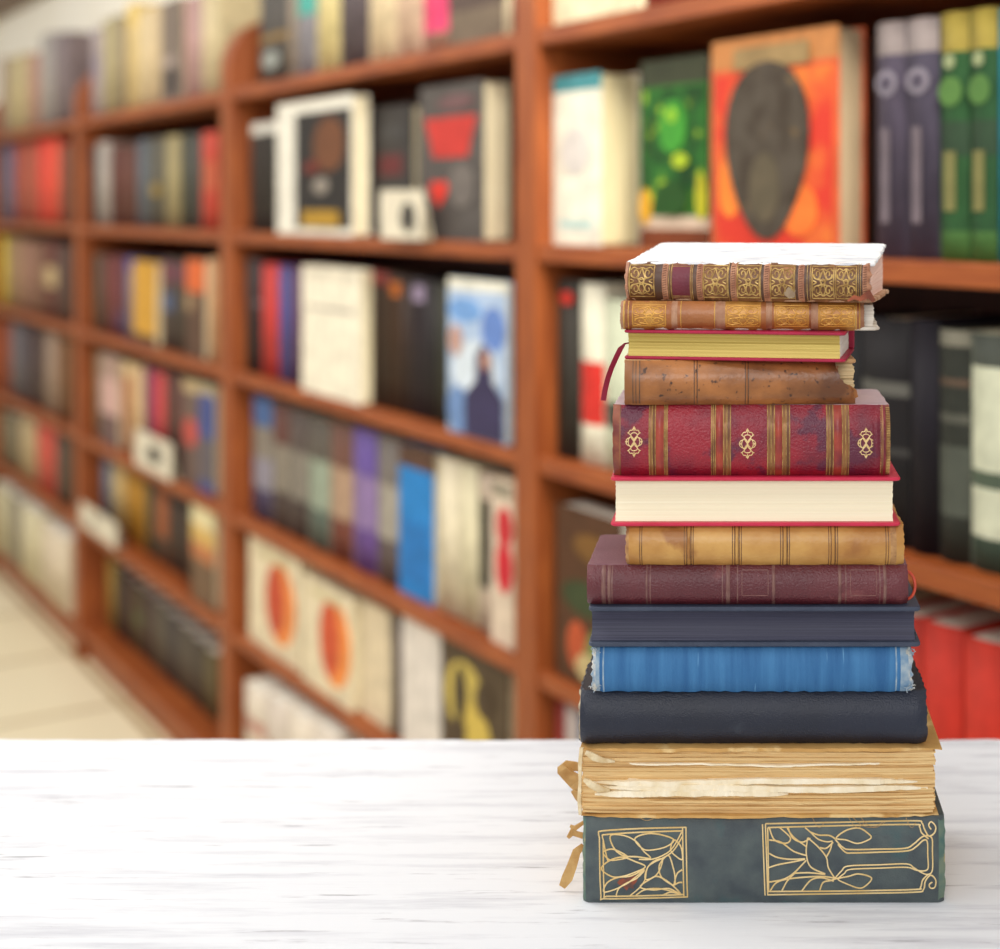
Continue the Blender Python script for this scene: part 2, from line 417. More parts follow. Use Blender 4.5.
row('B', 1, [
    (248, 260, 124, (58, 52, 48), 'black spine with a white head', dict(bands=[(.9, 1, (210, 204, 190))])),
    (261, 275, 122, (54, 50, 46), 'black spine with a white head', dict(bands=[(.9, 1, (214, 208, 194))])),
    (277, 352, 100, (234, 228, 212), 'white bordered black cover', dict(kind='face', th=.035, t=.005,
        art=[('rect', .63, .48, .36, .43, (44, 40, 38)), ('oval', .72, .66, .2, .2, (110, 68, 42)), ('oval', .62, .36, .1, .06, (150, 140, 128)), ('oval', .5, .5, .1, .05, (110, 44, 34)), ('rect', .62, .12, .24, .06, (176, 136, 44))])),
    (354, 412, 106, (58, 54, 52), 'black cover with dull red lettering', dict(kind='face', th=.03, t=.05, art=[('rect', .45, .55, .3, .08, (100, 40, 42)), ('rect', .5, .8, .3, .05, (70, 68, 66))])),
    (420, 483, 84, (86, 80, 76), 'dark cover with bright red motifs', dict(kind='face', xe=512, t=.02,
        art=[('trap', .5, .66, .42, .13, (196, 56, 48)), ('drop', .32, .3, .16, .09, (222, 60, 46)), ('oval', .6, .88, .3, .05, (110, 80, 80)), ('oval', .7, .35, .2, .14, (112, 104, 98))]))])
row('B', 2, [
    (244, 251, 258, (46, 38, 36), 'black spine'), (251.5, 258, 260, (52, 40, 40), 'black spine with a grey line', dict(bands=[(.6, .64, (120, 100, 100))])),
    (259, 275, 264, (192, 58, 52), 'red spine'),
    (276, 287, 266, (74, 76, 132), 'blue spine'), (288, 300, 268, (92, 58, 84), 'plum spine'),
    (302, 360, 268, (242, 232, 208), 'large plain cream cover', dict(kind='face', th=.03, t=.01, art=[('rect', .5, .68, .4, .012, (160, 150, 140)), ('rect', .5, .95, .4, .03, (222, 212, 190))])),
    (363, 375, 270, (58, 44, 34), 'dark brown spine with a red head', dict(bands=[(.9, 1, (128, 44, 36))])),
    (376, 386, 272, (60, 44, 32), 'dark brown spine with a red head', dict(bands=[(.9, 1, (120, 46, 34))])),
    (387, 397, 274, (66, 46, 32), 'dark brown spine with an orange head', dict(bands=[(.84, .94, (180, 98, 34))])),
    (398, 407, 276, (54, 40, 34), 'dark brown spine'),
    (408, 421, 278, (46, 38, 42), 'black spine with a pale head', dict(bands=[(.83, .95, (140, 124, 146))])),
    (422, 433, 281, (40, 36, 36), 'black spine'),
    (434, 446, 283, (56, 56, 44), 'dark olive spine'),
    (448, 506, 280, (176, 196, 222), 'blue white cover with a dark figure', dict(kind='face', xe=513, t=.01,
        bands=[(.93, 1, (228, 224, 206))],
        art=[('oval', .3, .8, .3, .08, (116, 160, 214)), ('oval', .8, .7, .2, .14, (104, 136, 200)), ('oval', .5, .42, .4, .2, (214, 224, 232)), ('oval', .16, .6, .12, .1, (190, 150, 136)), ('oval', .22, .16, .2, .15, (110, 140, 186)),
             ('bust', .66, .31, .32, .3, (58, 52, 84)), ('oval', .7, .5, .07, .06, (190, 142, 120))]))])
GB = lambda top, mid, bot: [(0, .3, bot), (.3, .68, mid), (.68, 1, top)]
row('B', 3, [
    (250, 269, 396, (130, 124, 120), 'grey spine with a blue head', dict(bands=[(0, .25, (70, 60, 88)), (.25, .5, (140, 134, 144)), (.5, .76, (132, 122, 110)), (.76, 1, (70, 96, 140))])),
    (270, 286, 404, (130, 120, 108), 'brown grey banded spine', dict(bands=GB((98, 62, 54), (134, 124, 110), (76, 62, 58)))),
    (287, 305, 410, (126, 118, 106), 'grey banded spine', dict(bands=GB((88, 76, 70), (130, 122, 110), (72, 60, 56)))),
    (306, 326, 418, (140, 150, 132), 'pale green banded spine', dict(bands=GB((92, 84, 74), (148, 158, 138), (92, 104, 94)))),
    (327, 349, 424, (166, 136, 110), 'tan and russet banded spine', dict(bands=GB((110, 74, 62), (172, 142, 116), (118, 64, 52)))),
    (350, 373, 430, (110, 84, 150), 'purple banded spine', dict(bands=GB((104, 82, 150), (140, 116, 160), (104, 74, 140)))),
    (374, 397, 438, (150, 142, 130), 'grey banded spine with a darker foot', dict(bands=GB((116, 108, 102), (160, 152, 138), (98, 86, 84)))),
    (399, 433, 448, (40, 130, 200), 'bright blue cover with dark brown head', dict(kind='face', th=.03, bands=[(.86, 1, (94, 66, 52))], art=[('rect', .5, .3, .4, .2, (38, 116, 186))])),
    (435, 455, 458, (222, 210, 180), 'cream spine'), (456, 474, 464, (214, 204, 170), 'cream spine'),
    (476, 490, 474, (190, 170, 150), 'cream spine with a dark stripe', dict(bands=[(.28, .84, (70, 66, 54))])),
    (491, 514, 480, (222, 202, 178), 'cream cover with a red panel', dict(kind='face', th=.02, t=.02, art=[('oval', .6, .72, .36, .12, (200, 50, 56)), ('oval', .6, .48, .36, .16, (206, 42, 54)), ('rect', .5, .94, .4, .04, (150, 140, 120))]))])
row('B', 4, [
    (249, 300, 548, (228, 212, 178), 'cream cover with an orange oval', dict(kind='face', th=.05, t=.02, art=[('oval', .64, .5, .28, .37, (232, 140, 72)), ('oval', .54, .52, .18, .33, (196, 78, 48)), ('rect', .5, .9, .3, .03, (210, 196, 150))])),
    (302, 352, 586, (228, 212, 178), 'cream cover with an orange oval', dict(kind='face', th=.05, t=.012, art=[('oval', .68, .52, .3, .39, (238, 146, 72)), ('oval', .58, .54, .2, .35, (206, 86, 50)), ('rect', .5, .9, .3, .03, (210, 196, 150))])),
    (354, 389, 606, (224, 206, 172), 'plain cream cover', dict(kind='face', th=.03)),
    (390, 400, 618, (96, 82, 76), 'thin dark grey spine'),
    (402, 440, 624, (226, 216, 204), 'pale greyish white cover', dict(kind='face', th=.03, t=.02)),
    (442, 508, 646, (86, 70, 50), 'dark cover with a yellow swirl', dict(kind='face', th=.03, t=.02, art=[('oval', .36, .64, .3, .26, (204, 180, 90)), ('oval', .5, .42, .26, .22, (212, 184, 86)), ('oval', .3, .66, .1, .2, (70, 58, 44)), ('oval', .66, .7, .12, .12, (80, 64, 46)), ('oval', .3, .4, .1, .1, (80, 64, 46))]))])
row('B', 5, [
    (242, 262, 688, (218, 204, 184), 'cream spine with white page tops', dict(page=PAGEW, bands=[(.6, .72, (190, 140, 124))])),
    (263, 284, 700, (206, 192, 176), 'grey cream spine with white page tops', dict(page=PAGEW, bands=[(.5, .62, (170, 120, 108)), (.2, .35, (130, 118, 108))])),
    (285, 308, 714, (220, 206, 186), 'cream spine with white page tops', dict(page=PAGEW, bands=[(.55, .68, (190, 140, 124))])),
    (309, 334, 728, (214, 200, 182), 'cream spine with white page tops', dict(page=PAGEW))], t=-0.01)
# --- left bay
row('C', 0, [
    (88, 100, 28, (164, 150, 148), 'lavender grey spine', dict(bands=[(.4, .7, (150, 138, 146))])), (100.5, 109, 20, (172, 158, 118), 'olive beige spine'), (109.5, 117, 16, (162, 148, 110), 'olive beige spine'),
    (118, 123, 20, (140, 124, 104), 'thin grey brown spine'),
    (124, 135, 4, (216, 190, 130), 'yellow cream spine', dict(bands=[(.8, 1, (222, 190, 108))])), (136, 147, 0.27, (212, 190, 148), 'cream spine'), (147.5, 158, 0.27, (206, 182, 142), 'cream spine'),
    (161, 182, 0.27, (124, 110, 98), 'dark grey cover with a black patch', dict(kind='face', th=.02, art=[('oval', .5, .2, .4, .15, (76, 66, 62)), ('rect', .4, .4, .3, .05, (170, 152, 140))])),
    (183, 190, 0.26, (180, 138, 130), 'mauve pink spine'), (190.5, 198, 0.26, (172, 140, 136), 'dusty pink spine'), (199, 207, 0.27, (204, 184, 146), 'cream spine'), (207.5, 215, 0.26, (196, 180, 140), 'cream spine')])
row('C', 1, [
    (89, 94, 146, (66, 58, 56), 'dark grey spine'), (95, 107, 142, (166, 156, 146), 'pale grey spine'),
    (109, 116, 146, (92, 54, 46), 'dark brown spine'), (116.5, 124, 146, (96, 56, 46), 'russet brown spine'), (124.5, 134, 146, (98, 62, 52), 'russet brown spine'),
    (135, 145, 140, (92, 98, 104), 'blue grey spine'),
    (146, 162, 138, (90, 86, 74), 'dark grey spine with a gold patch', dict(art=[('oval', .6, .42, .3, .08, (150, 124, 62))])),
    (163, 177, 136, (158, 144, 102), 'olive cream spine'), (178, 187, 134, (66, 66, 54), 'dark olive spine'), (187.5, 197, 134, (74, 72, 66), 'dark grey spine'),
    (199, 214, 132, (192, 70, 52), 'red spine', dict(bands=[(.4, .7, (186, 92, 62))]))])
row('C', 2, [
    (92, 101, 254, (80, 72, 60), 'dark olive spine'), (102, 111, 256, (116, 58, 50), 'dull red spine'), (112, 123, 256, (100, 54, 58), 'maroon spine', dict(bands=[(0, .3, (84, 56, 84))])),
    (124, 132, 258, (128, 122, 140), 'blue and white spine', dict(bands=[(.85, 1, (80, 84, 140))])),
    (133, 155, 262, (206, 154, 56), 'golden yellow cover', dict(kind='face', th=.02, t=.02, bands=[(0, .12, (90, 64, 48))])),
    (157, 170, 258, (78, 64, 58), 'dark spine with a purple head', dict(bands=[(.72, .95, (112, 66, 76)), (.42, .62, (80, 92, 120))])), (170.5, 184, 260, (74, 66, 58), 'dark spine with a plum head', dict(bands=[(.76, .95, (104, 64, 72))])),
    (186, 204, 258, (92, 66, 52), 'brown cover with an orange head', dict(kind='face', th=.02, t=.02, bands=[(.66, .98, (216, 104, 52))], art=[('oval', .2, .55, .2, .1, (170, 140, 104))])),
    (205, 214, 258, (192, 142, 98), 'tan spine')])
row('C', 3, [
    (93, 100, 352, (118, 104, 76), 'olive grey spine'), (100.5, 118, 356, (170, 140, 126), 'pink and white patterned cover', dict(kind='face', th=.015, t=.02, bands=[(0, .35, (110, 84, 80)), (.35, .75, (206, 166, 156))])),
    (119, 129, 362, (190, 128, 84), 'orange cream spine', dict(bands=[(.85, 1, (220, 190, 140))])), (130, 141, 366, (202, 172, 128), 'cream spine'),
    (142, 151, 368, (124, 50, 84), 'purple spine'), (152, 162, 372, (196, 72, 70), 'pinkish red spine'),
    (163, 172, 372, (88, 58, 48), 'dark brown spine'), (172.5, 181, 376, (92, 56, 48), 'dark russet spine'),
    (183, 198, 380, (112, 92, 82), 'grey cover with a pink patch', dict(kind='face', th=.02, bands=[(.88, 1, (190, 166, 124))], art=[('oval', .5, .5, .45, .14, (196, 82, 72))])),
    (199, 214, 384, (104, 96, 100), 'cover with a blue upper half', dict(kind='face', th=.02, bands=[(.5, .9, (72, 84, 140)), (.9, 1, (180, 164, 130)), (0, .1, (80, 90, 140))]))])
row('C', 4, [
    (94, 103, 446, (110, 122, 138), 'blue grey spine'), (104, 117, 450, (198, 170, 116), 'cream spine'),
    (118, 128, 456, (182, 132, 48), 'ochre spine'), (128.5, 139, 460, (178, 128, 44), 'ochre spine'), (140, 149, 470, (74, 74, 56), 'dark green spine'),
    (150, 162, 478, (156, 90, 54), 'orange brown spine', dict(bands=[(0, .3, (84, 66, 52))])), (163, 175, 484, (72, 58, 48), 'dark brown spine'), (175.5, 188, 490, (68, 54, 46), 'dark brown spine'),
    (190, 214, 508, (180, 140, 90), 'cover with cream head and orange band', dict(kind='face', th=.03, t=.02, bands=[(0, .45, (116, 90, 66)), (.45, .62, (190, 120, 74)), (.62, .8, (214, 176, 100)), (.8, 1, (236, 222, 172))]))], t=0.06)
row('C', 5, [
    (95, 103, 556, (160, 128, 62), 'yellow brown spine with white page tops', dict(page=PAGEW)), (103.5, 112, 566, (70, 62, 48), 'dark olive spine', dict(page=PAGEW)),
    (112.5, 122, 574, (78, 54, 46), 'dark brown spine', dict(page=PAGEW)), (122.5, 133, 584, (84, 70, 46), 'dark olive spine with green middle', dict(page=PAGEW, bands=[(.4, .6, (96, 96, 60))])),
    (133.5, 145, 592, (80, 62, 54), 'dark brown spine', dict(page=PAGEW)), (145.5, 158, 602, (98, 88, 72), 'grey brown spine', dict(page=PAGEW)),
    (158.5, 172, 614, (78, 70, 64), 'charcoal spine', dict(page=PAGEW)), (172.5, 186, 626, (94, 84, 70), 'grey spine', dict(page=PAGEW)),
    (186.5, 200, 638, (82, 72, 60), 'dark olive grey spine', dict(page=PAGEW)), (200.5, 214, 650, (104, 90, 60), 'olive spine', dict(page=PAGEW))], t=0.075)
# --- far left bay
row('D', 0, [
    (-6, 4, 58, (170, 146, 130), 'brownish pink spine'), (5, 15, 58, (190, 172, 128), 'beige spine'), (15.5, 25, 54, (196, 178, 132), 'beige spine'), (26, 37, 54, (178, 136, 118), 'pink spine'),
    (38, 51, 34, (162, 154, 146), 'tall pale grey spine'), (52, 66, 34, (124, 110, 110), 'tall slate grey spine')])
row('D', 1, [
    (-6, 2, 140, (110, 96, 100), 'grey spine'), (2.5, 11, 140, (112, 106, 130), 'blue grey spine'), (12, 23, 142, (170, 80, 62), 'dull red spine'), (23.5, 35, 142, (176, 90, 68), 'dull red spine'),
    (36, 46, 138, (224, 72, 58), 'bright red spine'), (46.5, 57, 138, (226, 86, 62), 'bright red spine'), (58, 67, 144, (126, 80, 62), 'brown spine')])
row('D', 2, [
    (-8, 4, 236, (214, 190, 60), 'yellow spine'), (5, 18, 238, (164, 132, 96), 'tan spine'), (19, 30, 240, (158, 116, 96), 'pinkish brown spine'), (30.5, 41, 242, (134, 98, 78), 'brown spine'),
    (42, 54, 240, (104, 58, 50), 'dark red spine with cream patch', dict(bands=[(.4, .66, (190, 164, 120))])), (55, 67, 244, (92, 70, 62), 'dark brown spine')])
row('D', 3, [
    (-4, 8, 322, (150, 76, 52), 'russet spine'), (9, 19, 324, (108, 104, 108), 'grey spine'), (19.5, 30, 326, (82, 70, 74), 'charcoal spine'), (31, 42, 330, (78, 58, 54), 'dark brown spine'),
    (43, 54, 332, (160, 136, 116), 'pale taupe spine'), (55, 67, 336, (122, 84, 54), 'brown spine')])
row('D', 4, [
    (-8, 5, 412, (130, 116, 88), 'olive grey spine'), (6, 17, 414, (124, 112, 88), 'olive grey spine', dict(page=PAGEW)), (18, 33, 416, (190, 166, 124), 'cream spine', dict(page=PAGEW)),
    (35, 52, 424, (204, 84, 68), 'coral red spine'), (54, 67, 434, (92, 76, 62), 'dark brown spine')])
row('D', 5, [
    (-8, 6, 486, (200, 188, 150), 'cream spine with rounded white top', dict(page=PAGEW)), (8, 18, 496, (150, 140, 120), 'grey spine', dict(page=PAGEW)), (19, 38, 508, (216, 204, 166), 'pale cream spine', dict(page=PAGEW)),
    (40, 67, 530, (222, 204, 176), 'broad pale cream spine', dict(page=PAGEW))], t=0.0)

# small display cards
def card(px, pw, top_y, r, t, label, mark):
    z = SHZ[r] + BT / 2 + 0.0006
    u0, u1 = u_at(px - pw / 2, t), u_at(px + pw / 2, t)
    um = (u0 + u1) / 2; w = u1 - u0
    h = z_at(top_y, um, t) - z
    root = empty('display_card', W(um, t, z), RZ)
    tag(root, label, 'card', 'small white cards on the shelf edges')
    bm = bmesh.new()
    P = [(0, 0), (0.0, h), (0.002, h), (0.03, 0.0)]      # folded tent card, front leaf upright
    box(bm, -w / 2, w / 2, 0, 0.0015, 0, h)
    A = [bm.verts.new((-w / 2, y, q)) for y, q in ((0.0015, h), (0.003, h), (0.021, 0), (0.0195, 0))]
    B = [bm.verts.new((w / 2, y, q)) for y, q in ((0.0015, h), (0.003, h), (0.021, 0), (0.0195, 0))]
    bm.faces.new(A); bm.faces.new(B[::-1])
    for i in range(4): bm.faces.new((A[i], A[(i + 1) % 4], B[(i + 1) % 4], B[i]))
    obj('folded_card', bm, flat((224, 214, 190)), root)
    bm = bmesh.new(); art_shape(bm, 'oval', w * mark[0], h * mark[1], w * mark[2], h * mark[3], -0.0002, 0)
    obj('printed_mark', bm, flat((70, 66, 60)), root)
card(401, 42, 190, 1, -0.02, 'small white card with a black mark before the dark covers, second row', (.18, .45, .18, .3))
card(153, 36, 436, 3, -0.0, 'small white card with a dark mark on the fourth shelf of the left bay', (.05, .5, .2, .25))
card(98, 36, 512, 4, -0.0, 'small plain cream card at the left end of the fifth shelf, left bay', (-.1, .5, .06, .2))

# ------------------------------------------------------------------ white table
DT = 0.875                                       # distance of the stack's front
TZ = E - (903 - HY) * DT / F
def table_mat():
    m = bpy.data.materials.new('whitewashed_wood'); m.use_nodes = True
    N = m.node_tree.nodes; L = m.node_tree.links; b = N['Principled BSDF']
    tc = N.new('ShaderNodeTexCoord')
    def noise(st, sc, det, off):
        mp = N.new('ShaderNodeMapping'); mp.inputs['Scale'].default_value = st; mp.inputs['Location'].default_value = (off, off, 0)
        L.new(tc.outputs['Object'], mp.inputs[0])
        n = N.new('ShaderNodeTexNoise'); n.inputs['Scale'].default_value = sc; n.inputs['Detail'].default_value = det; n.inputs['Roughness'].default_value = 0.65
        L.new(mp.outputs[0], n.inputs[0]); return n.outputs[0]
    r1 = N.new('ShaderNodeValToRGB'); e = r1.color_ramp.elements
    e[0].position = 0.28; e[0].color = lin((208, 209, 216)); e[1].position = 0.5; e[1].color = lin((241, 243, 247))
    L.new(noise((1, 12, 12), 6, 8, 0), r1.inputs[0])
    r2 = N.new('ShaderNodeValToRGB'); e = r2.color_ramp.elements
    e[0].position = 0.61; e[0].color = (0, 0, 0, 1); e[1].position = 0.70; e[1].color = (1, 1, 1, 1)
    L.new(noise((1, 16, 16), 11, 9, 5.3), r2.inputs[0])
    mx = N.new('ShaderNodeMix'); mx.data_type = 'RGBA'
    L.new(r2.outputs[0], mx.inputs[0]); L.new(r1.outputs[0], mx.inputs[6]); mx.inputs[7].default_value = lin((160, 158, 164))
    L.new(mx.outputs[2], b.inputs['Base Color']); b.inputs['Roughness'].default_value = 0.55
    b.inputs['Specular IOR Level'].default_value = 0.3
    bp = N.new('ShaderNodeBump'); bp.inputs['Strength'].default_value = 0.25; bp.inputs['Distance'].default_value = 0.001
    L.new(noise((1, 30, 30), 9, 6, 2.0), bp.inputs['Height']); L.new(bp.outputs[0], b.inputs['Normal'])
    return m
TM = table_mat()
table = empty('table', (-0.3, 0.93, 0))
tag(table, 'whitewashed wooden table carrying the stack of old books', 'table')
tx0, tx1, ty0, ty1 = -0.62, 0.60, -0.22, E * 0 + (TZ and (E - TZ) * F / (738.5 - HY) - 0.93)
bm = bmesh.new()
nx = 160
top = []; bot = []
def edge(i, amp): return amp * (math.sin(i * 0.31) + 0.7 * math.sin(i * 0.83 + 1) + 0.5 * math.sin(i * 1.9 + 2))
prof = [(ty0, TZ - 0.035), (ty0 - 0.001, TZ - 0.002), (ty0 + 0.002, TZ), (ty1 - 0.003, TZ), (ty1, TZ - 0.003), (ty1, TZ - 0.035)]
rows_ = []
for i in range(nx + 1):
    x = tx0 + (tx1 - tx0) * i / nx
    jit = edge(i, 0.0007)
    rows_.append([bm.verts.new((x, y + (jit if y > 0 else -jit), z)) for y, z in prof])
for i in range(nx):
    for j in range(6):
        bm.faces.new((rows_[i][j], rows_[i][(j + 1) % 6], rows_[i + 1][(j + 1) % 6], rows_[i + 1][j]))
bm.faces.new(rows_[0]); bm.faces.new(rows_[-1])
obj('tabletop', bm, TM, table)
for sx in (tx0 + 0.05, tx1 - 0.05):
    for sy in (ty0 + 0.04, ty1 - 0.04):
        bm = bmesh.new()
        r = bmesh.ops.create_cone(bm, segments=4, radius1=0.022, radius2=0.034, depth=TZ - 0.035, cap_ends=True)
        for v in bm.verts:
            v.co = Matrix.Rotation(math.pi / 4, 3, 'Z') @ v.co; v.co += Vector((sx, sy, (TZ - 0.035) / 2))
        obj('leg', bm, TM, table)
for y in (ty0 + 0.04, ty1 - 0.04):
    bm = bmesh.new(); box(bm, tx0 + 0.075, tx1 - 0.075, y - 0.009, y + 0.009, TZ - 0.105, TZ - 0.035)
    obj('apron', bm, TM, table)

# ------------------------------------------------------------------ the stack of old books
SCL = DT / F                                     # metres per pixel at the stack's front
def PZ(py): return E - (py - HY) * SCL
def PX(px): return (px - CX) * SCL

def prof_y(q, bul, pw=2.4):                      # front of a rounded spine, q = -1..1 over its height
    return bul * abs(q) ** pw

class Spine:
    """rounded spine built from columns: sections (x_px0, x_px1, material index, raise)"""
    def __init__(s, x0, x1, T, bul, pw=2.4):
        s.x0, s.x1, s.T, s.bul, s.pw = x0, x1, T, bul, pw
        s.cx = (x0 + x1) / 2
    def X(s, px): return (px - s.cx) * SCL
    def pt(s, px, zf, lift=0.0003):              # a point on the spine's face; zf 0..1 up
        q = zf * 2 - 1
        return Vector((s.X(px), prof_y(q, s.bul, s.pw) - lift, zf * s.T))
    def build(s, sections, mats, parent, nz=18, wall=0.0025, end_l=None, end_r=None, jit=0.0, rnd=0.004, name='spine'):
        st = []                                  # stations: (px, raise)
        for (a, b, mi, rs) in sections:
            n = max(1, int((b - a) / 6))
            if rs > 0:
                st.append((a, 0.0, mi)); 
                for k in range(1, 4): st.append((a + (b - a) * k / 4, rs * math.sin(math.pi * k / 4) ** 0.6, mi))
            else:
                for k in range(n): st.append((a + (b - a) * k / n, 0.0, mi))
        st.append((sections[-1][1], 0.0, sections[-1][2]))
        # round the last millimetres at both ends
        xl, xr = s.x0, s.x1
        bm = bmesh.new(); O = []; I = []
        rng = random.Random(int(s.x0 * 7 + s.T * 1e5))
        for i, (px, rs, mi) in enumerate(st):
            ro, ri = [], []
            ed = min(px - xl, xr - px) * SCL
            sink = 0.0
            if ed < rnd: sink = rnd * (1 - math.sqrt(max(0, 1 - (1 - ed / rnd) ** 2))) * 0.5
            for k in range(nz + 1):
                q = -1 + 2 * k / nz
                z = (q + 1) / 2 * s.T
                y = prof_y(q, s.bul, s.pw) - rs * (1 - abs(q) ** 6) + sink
                x = s.X(px)
                if i == 0 and end_l: x += end_l((q + 1) / 2)
                if end_r:                         # ragged right end: squeeze everything that lies past the tear
                    lim = s.X(xr) + end_r((q + 1) / 2)
                    x = min(x, lim)
                if jit and (i == 0 or i == len(st) - 1): x += rng.uniform(-jit, jit)
                zz = z + (rng.uniform(-jit, jit) * 0.5 if jit and k in (0, nz) else 0)
                ro.append(bm.verts.new((x, y, zz)))
                ri.append(bm.verts.new((x, prof_y(q, s.bul, s.pw) * 0.92 + wall + sink, z * 0.97 + s.T * 0.015)))
            O.append(ro); I.append(ri)
        for i in range(len(st) - 1):
            mi = st[i][2]
            for k in range(nz):
                f = bm.faces.new((O[i][k], O[i + 1][k], O[i + 1][k + 1], O[i][k + 1])); f.material_index = mi; f.smooth = True
                f = bm.faces.new((I[i][k], I[i][k + 1], I[i + 1][k + 1], I[i + 1][k])); f.material_index = mi
            for k in (0, nz):
                f = bm.faces.new((O[i][k], I[i][k], I[i + 1][k], O[i + 1][k])); f.material_index = mi
        for i in (0, len(st) - 1):
            for k in range(nz):
                f = bm.faces.new((O[i][k], O[i][k + 1], I[i][k + 1], I[i][k])); f.material_index = st[i][2]
        return obj(name, bm, mats, parent, smooth=True)

def board(name, parent, m, x0, x1, y0, y1, z0, z1, jit=0.0, slope=0.0, corner=0.004, slope0=None, seed=1):
    """cover board with rounded corners at the back/front, optional worn outline; slope lifts the back"""
    rng = random.Random(seed)
    P = []
    def arc(cx, cy, a0):
        for k in range(5):
            a = a0 + k / 4 * math.pi / 2
            P.append((cx + corner * math.cos(a), cy + corner * math.sin(a)))
    c = corner
    def side(p, q):
        n = max(1, int(math.dist(p, q) / 0.004))
        for k in range(1, n):
            P.append((p[0] + (q[0] - p[0]) * k / n, p[1] + (q[1] - p[1]) * k / n))
    arc(x1 - c, y1 - c, 0); side((x1 - c, y1), (x0 + c, y1))
    arc(x0 + c, y1 - c, math.pi / 2); side((x0, y1 - c), (x0, y0 + c))
    arc(x0 + c, y0 + c, math.pi); side((x0 + c, y0), (x1 - c, y0))
    arc(x1 - c, y0 + c, 1.5 * math.pi); side((x1, y0 + c), (x1, y1 - c))
    if jit: P = [(x + rng.uniform(-jit, jit), y + rng.uniform(-jit, jit)) for x, y in P]
    bm = bmesh.new()
    lift = lambda y: slope * (y - y0) / (y1 - y0)
    sl0 = slope if slope0 is None else slope0
    lift0 = lambda y: sl0 * (y - y0) / (y1 - y0)
    e = min(0.0006, (z1 - z0) * 0.3)
    cxm, cym = (x0 + x1) / 2, (y0 + y1) / 2
    def ins(x, y): return (x - e * (1 if x > cxm else -1), y - e * (1 if y > cym else -1))
    layers = [[bm.verts.new((*ins(x, y), z0 + lift0(y))) for x, y in P], [bm.verts.new((x, y, z0 + e + lift0(y))) for x, y in P],
              [bm.verts.new((x, y, z1 - e + lift(y))) for x, y in P], [bm.verts.new((*ins(x, y), z1 + lift(y))) for x, y in P]]
    n = len(P)
    bm.faces.new(layers[0][::-1]); bm.faces.new(layers[3])
    for A, B in zip(layers, layers[1:]):
        for i in range(n): bm.faces.new((A[i], A[(i + 1) % n], B[(i + 1) % n], B[i]))
    return obj(name, bm, m, parent)

def pages(parent, m, x0, x1, y0, y1, z0, z1, concave=0.0, slope=0.0, ridges=0.00008, seed=3, mats_end=None, xj=0.0002):
    """page block as a stack of many thin layers; front edge may be hollow"""
    rng = random.Random(seed)
    n = max(10, int((z1 - z0) / 0.0009))
    bm = bmesh.new(); rings = []
    for k in range(n + 1):
        f = k / n; q = f * 2 - 1
        hol = concave * (1 - q * q)
        o = rng.uniform(-ridges, ridges); e1 = rng.uniform(-xj, xj); e2 = rng.uniform(-xj, xj)
        m_ = 8
        ring = []
        zb = z0 + (z1 - z0) * f
        zk = zb + slope * f
        for i in range(m_ + 1): ring.append(bm.verts.new((x0 + e1 + (x1 + e2 - x0 - e1) * i / m_, y0 + hol + o, zb)))
        for i in range(m_ + 1): ring.append(bm.verts.new((x1 + e2 - (x1 + e2 - x0 - e1) * i / m_, y1, zk)))
        rings.append(ring)
    L = len(rings[0])
    for A, B in zip(rings, rings[1:]):
        for i in range(L):
            f = bm.faces.new((A[i], A[(i + 1) % L], B[(i + 1) % L], B[i]))
            if mats_end is not None and i in (8, L - 1): f.material_index = 1
    bm.faces.new(rings[0][::-1]); bm.faces.new(rings[-1])
    return obj('page_block', bm, m if mats_end is None else [m, mats_end], parent)

def page_mat(name, c1, c2, fine=2200, rough=0.8, bump=0.25):
    return mat(name, c1, c2, scale=6, stretch=(1, 1, fine / 6), rough=rough, lo=0.3, hi=0.7, bump=bump, bscale=6, bstretch=(1.5, 1.5, fine / 6), detail=3)

def lines_mesh(name, spine, parent, m, lines, r, lift=0.0002, sides=5):
    """gold lines on a spine: each line a list of (px, zf)"""
    bm = bmesh.new()
    for ln in lines:
        closed = ln[0] == ln[-1]
        dense = [ln[0]]
        for a, b in zip(ln, ln[1:]):
            n = max(1, math.ceil(abs(a[1] - b[1]) / 0.06))
            dense += [(a[0] + (b[0] - a[0]) * k / n, a[1] + (b[1] - a[1]) * k / n) for k in range(1, n + 1)]
        ln = dense
        tube(bm, [spine.pt(px, zf, lift) for px, zf in (ln[:-1] if closed else ln)], r, sides, closed)
    return obj(name, bm, m, parent, smooth=True)

gold = mat('gold_leaf', (240, 214, 158), (222, 188, 122), scale=60, rough=0.4, metal=0.12)
gold_old = mat('dull_gold_leaf', (206, 172, 104), (158, 122, 68), scale=160, rough=0.4, metal=0.3, lo=.4, hi=.6)

def stack_root(name, x0, x1, zb, label, yaw=0.0, dy=0.0):
    r = empty(name, (PX((x0 + x1) / 2), DT + dy - 0.004, zb), math.radians(yaw))
    tag(r, label, 'book', 'old books in the stack on the white table')
    return r

# boundaries between the books (metres), bottom to top, taken at the front
ZB = [PZ(y) for y in (903, 816, 745, 692, 645, 605, 565.5, 525, 476, 405, 360, 330.5, 301.5, 262.5)]
GAP = 0.0002
def zt(i): return ZB[i], ZB[i + 1] - ZB[i] - GAP

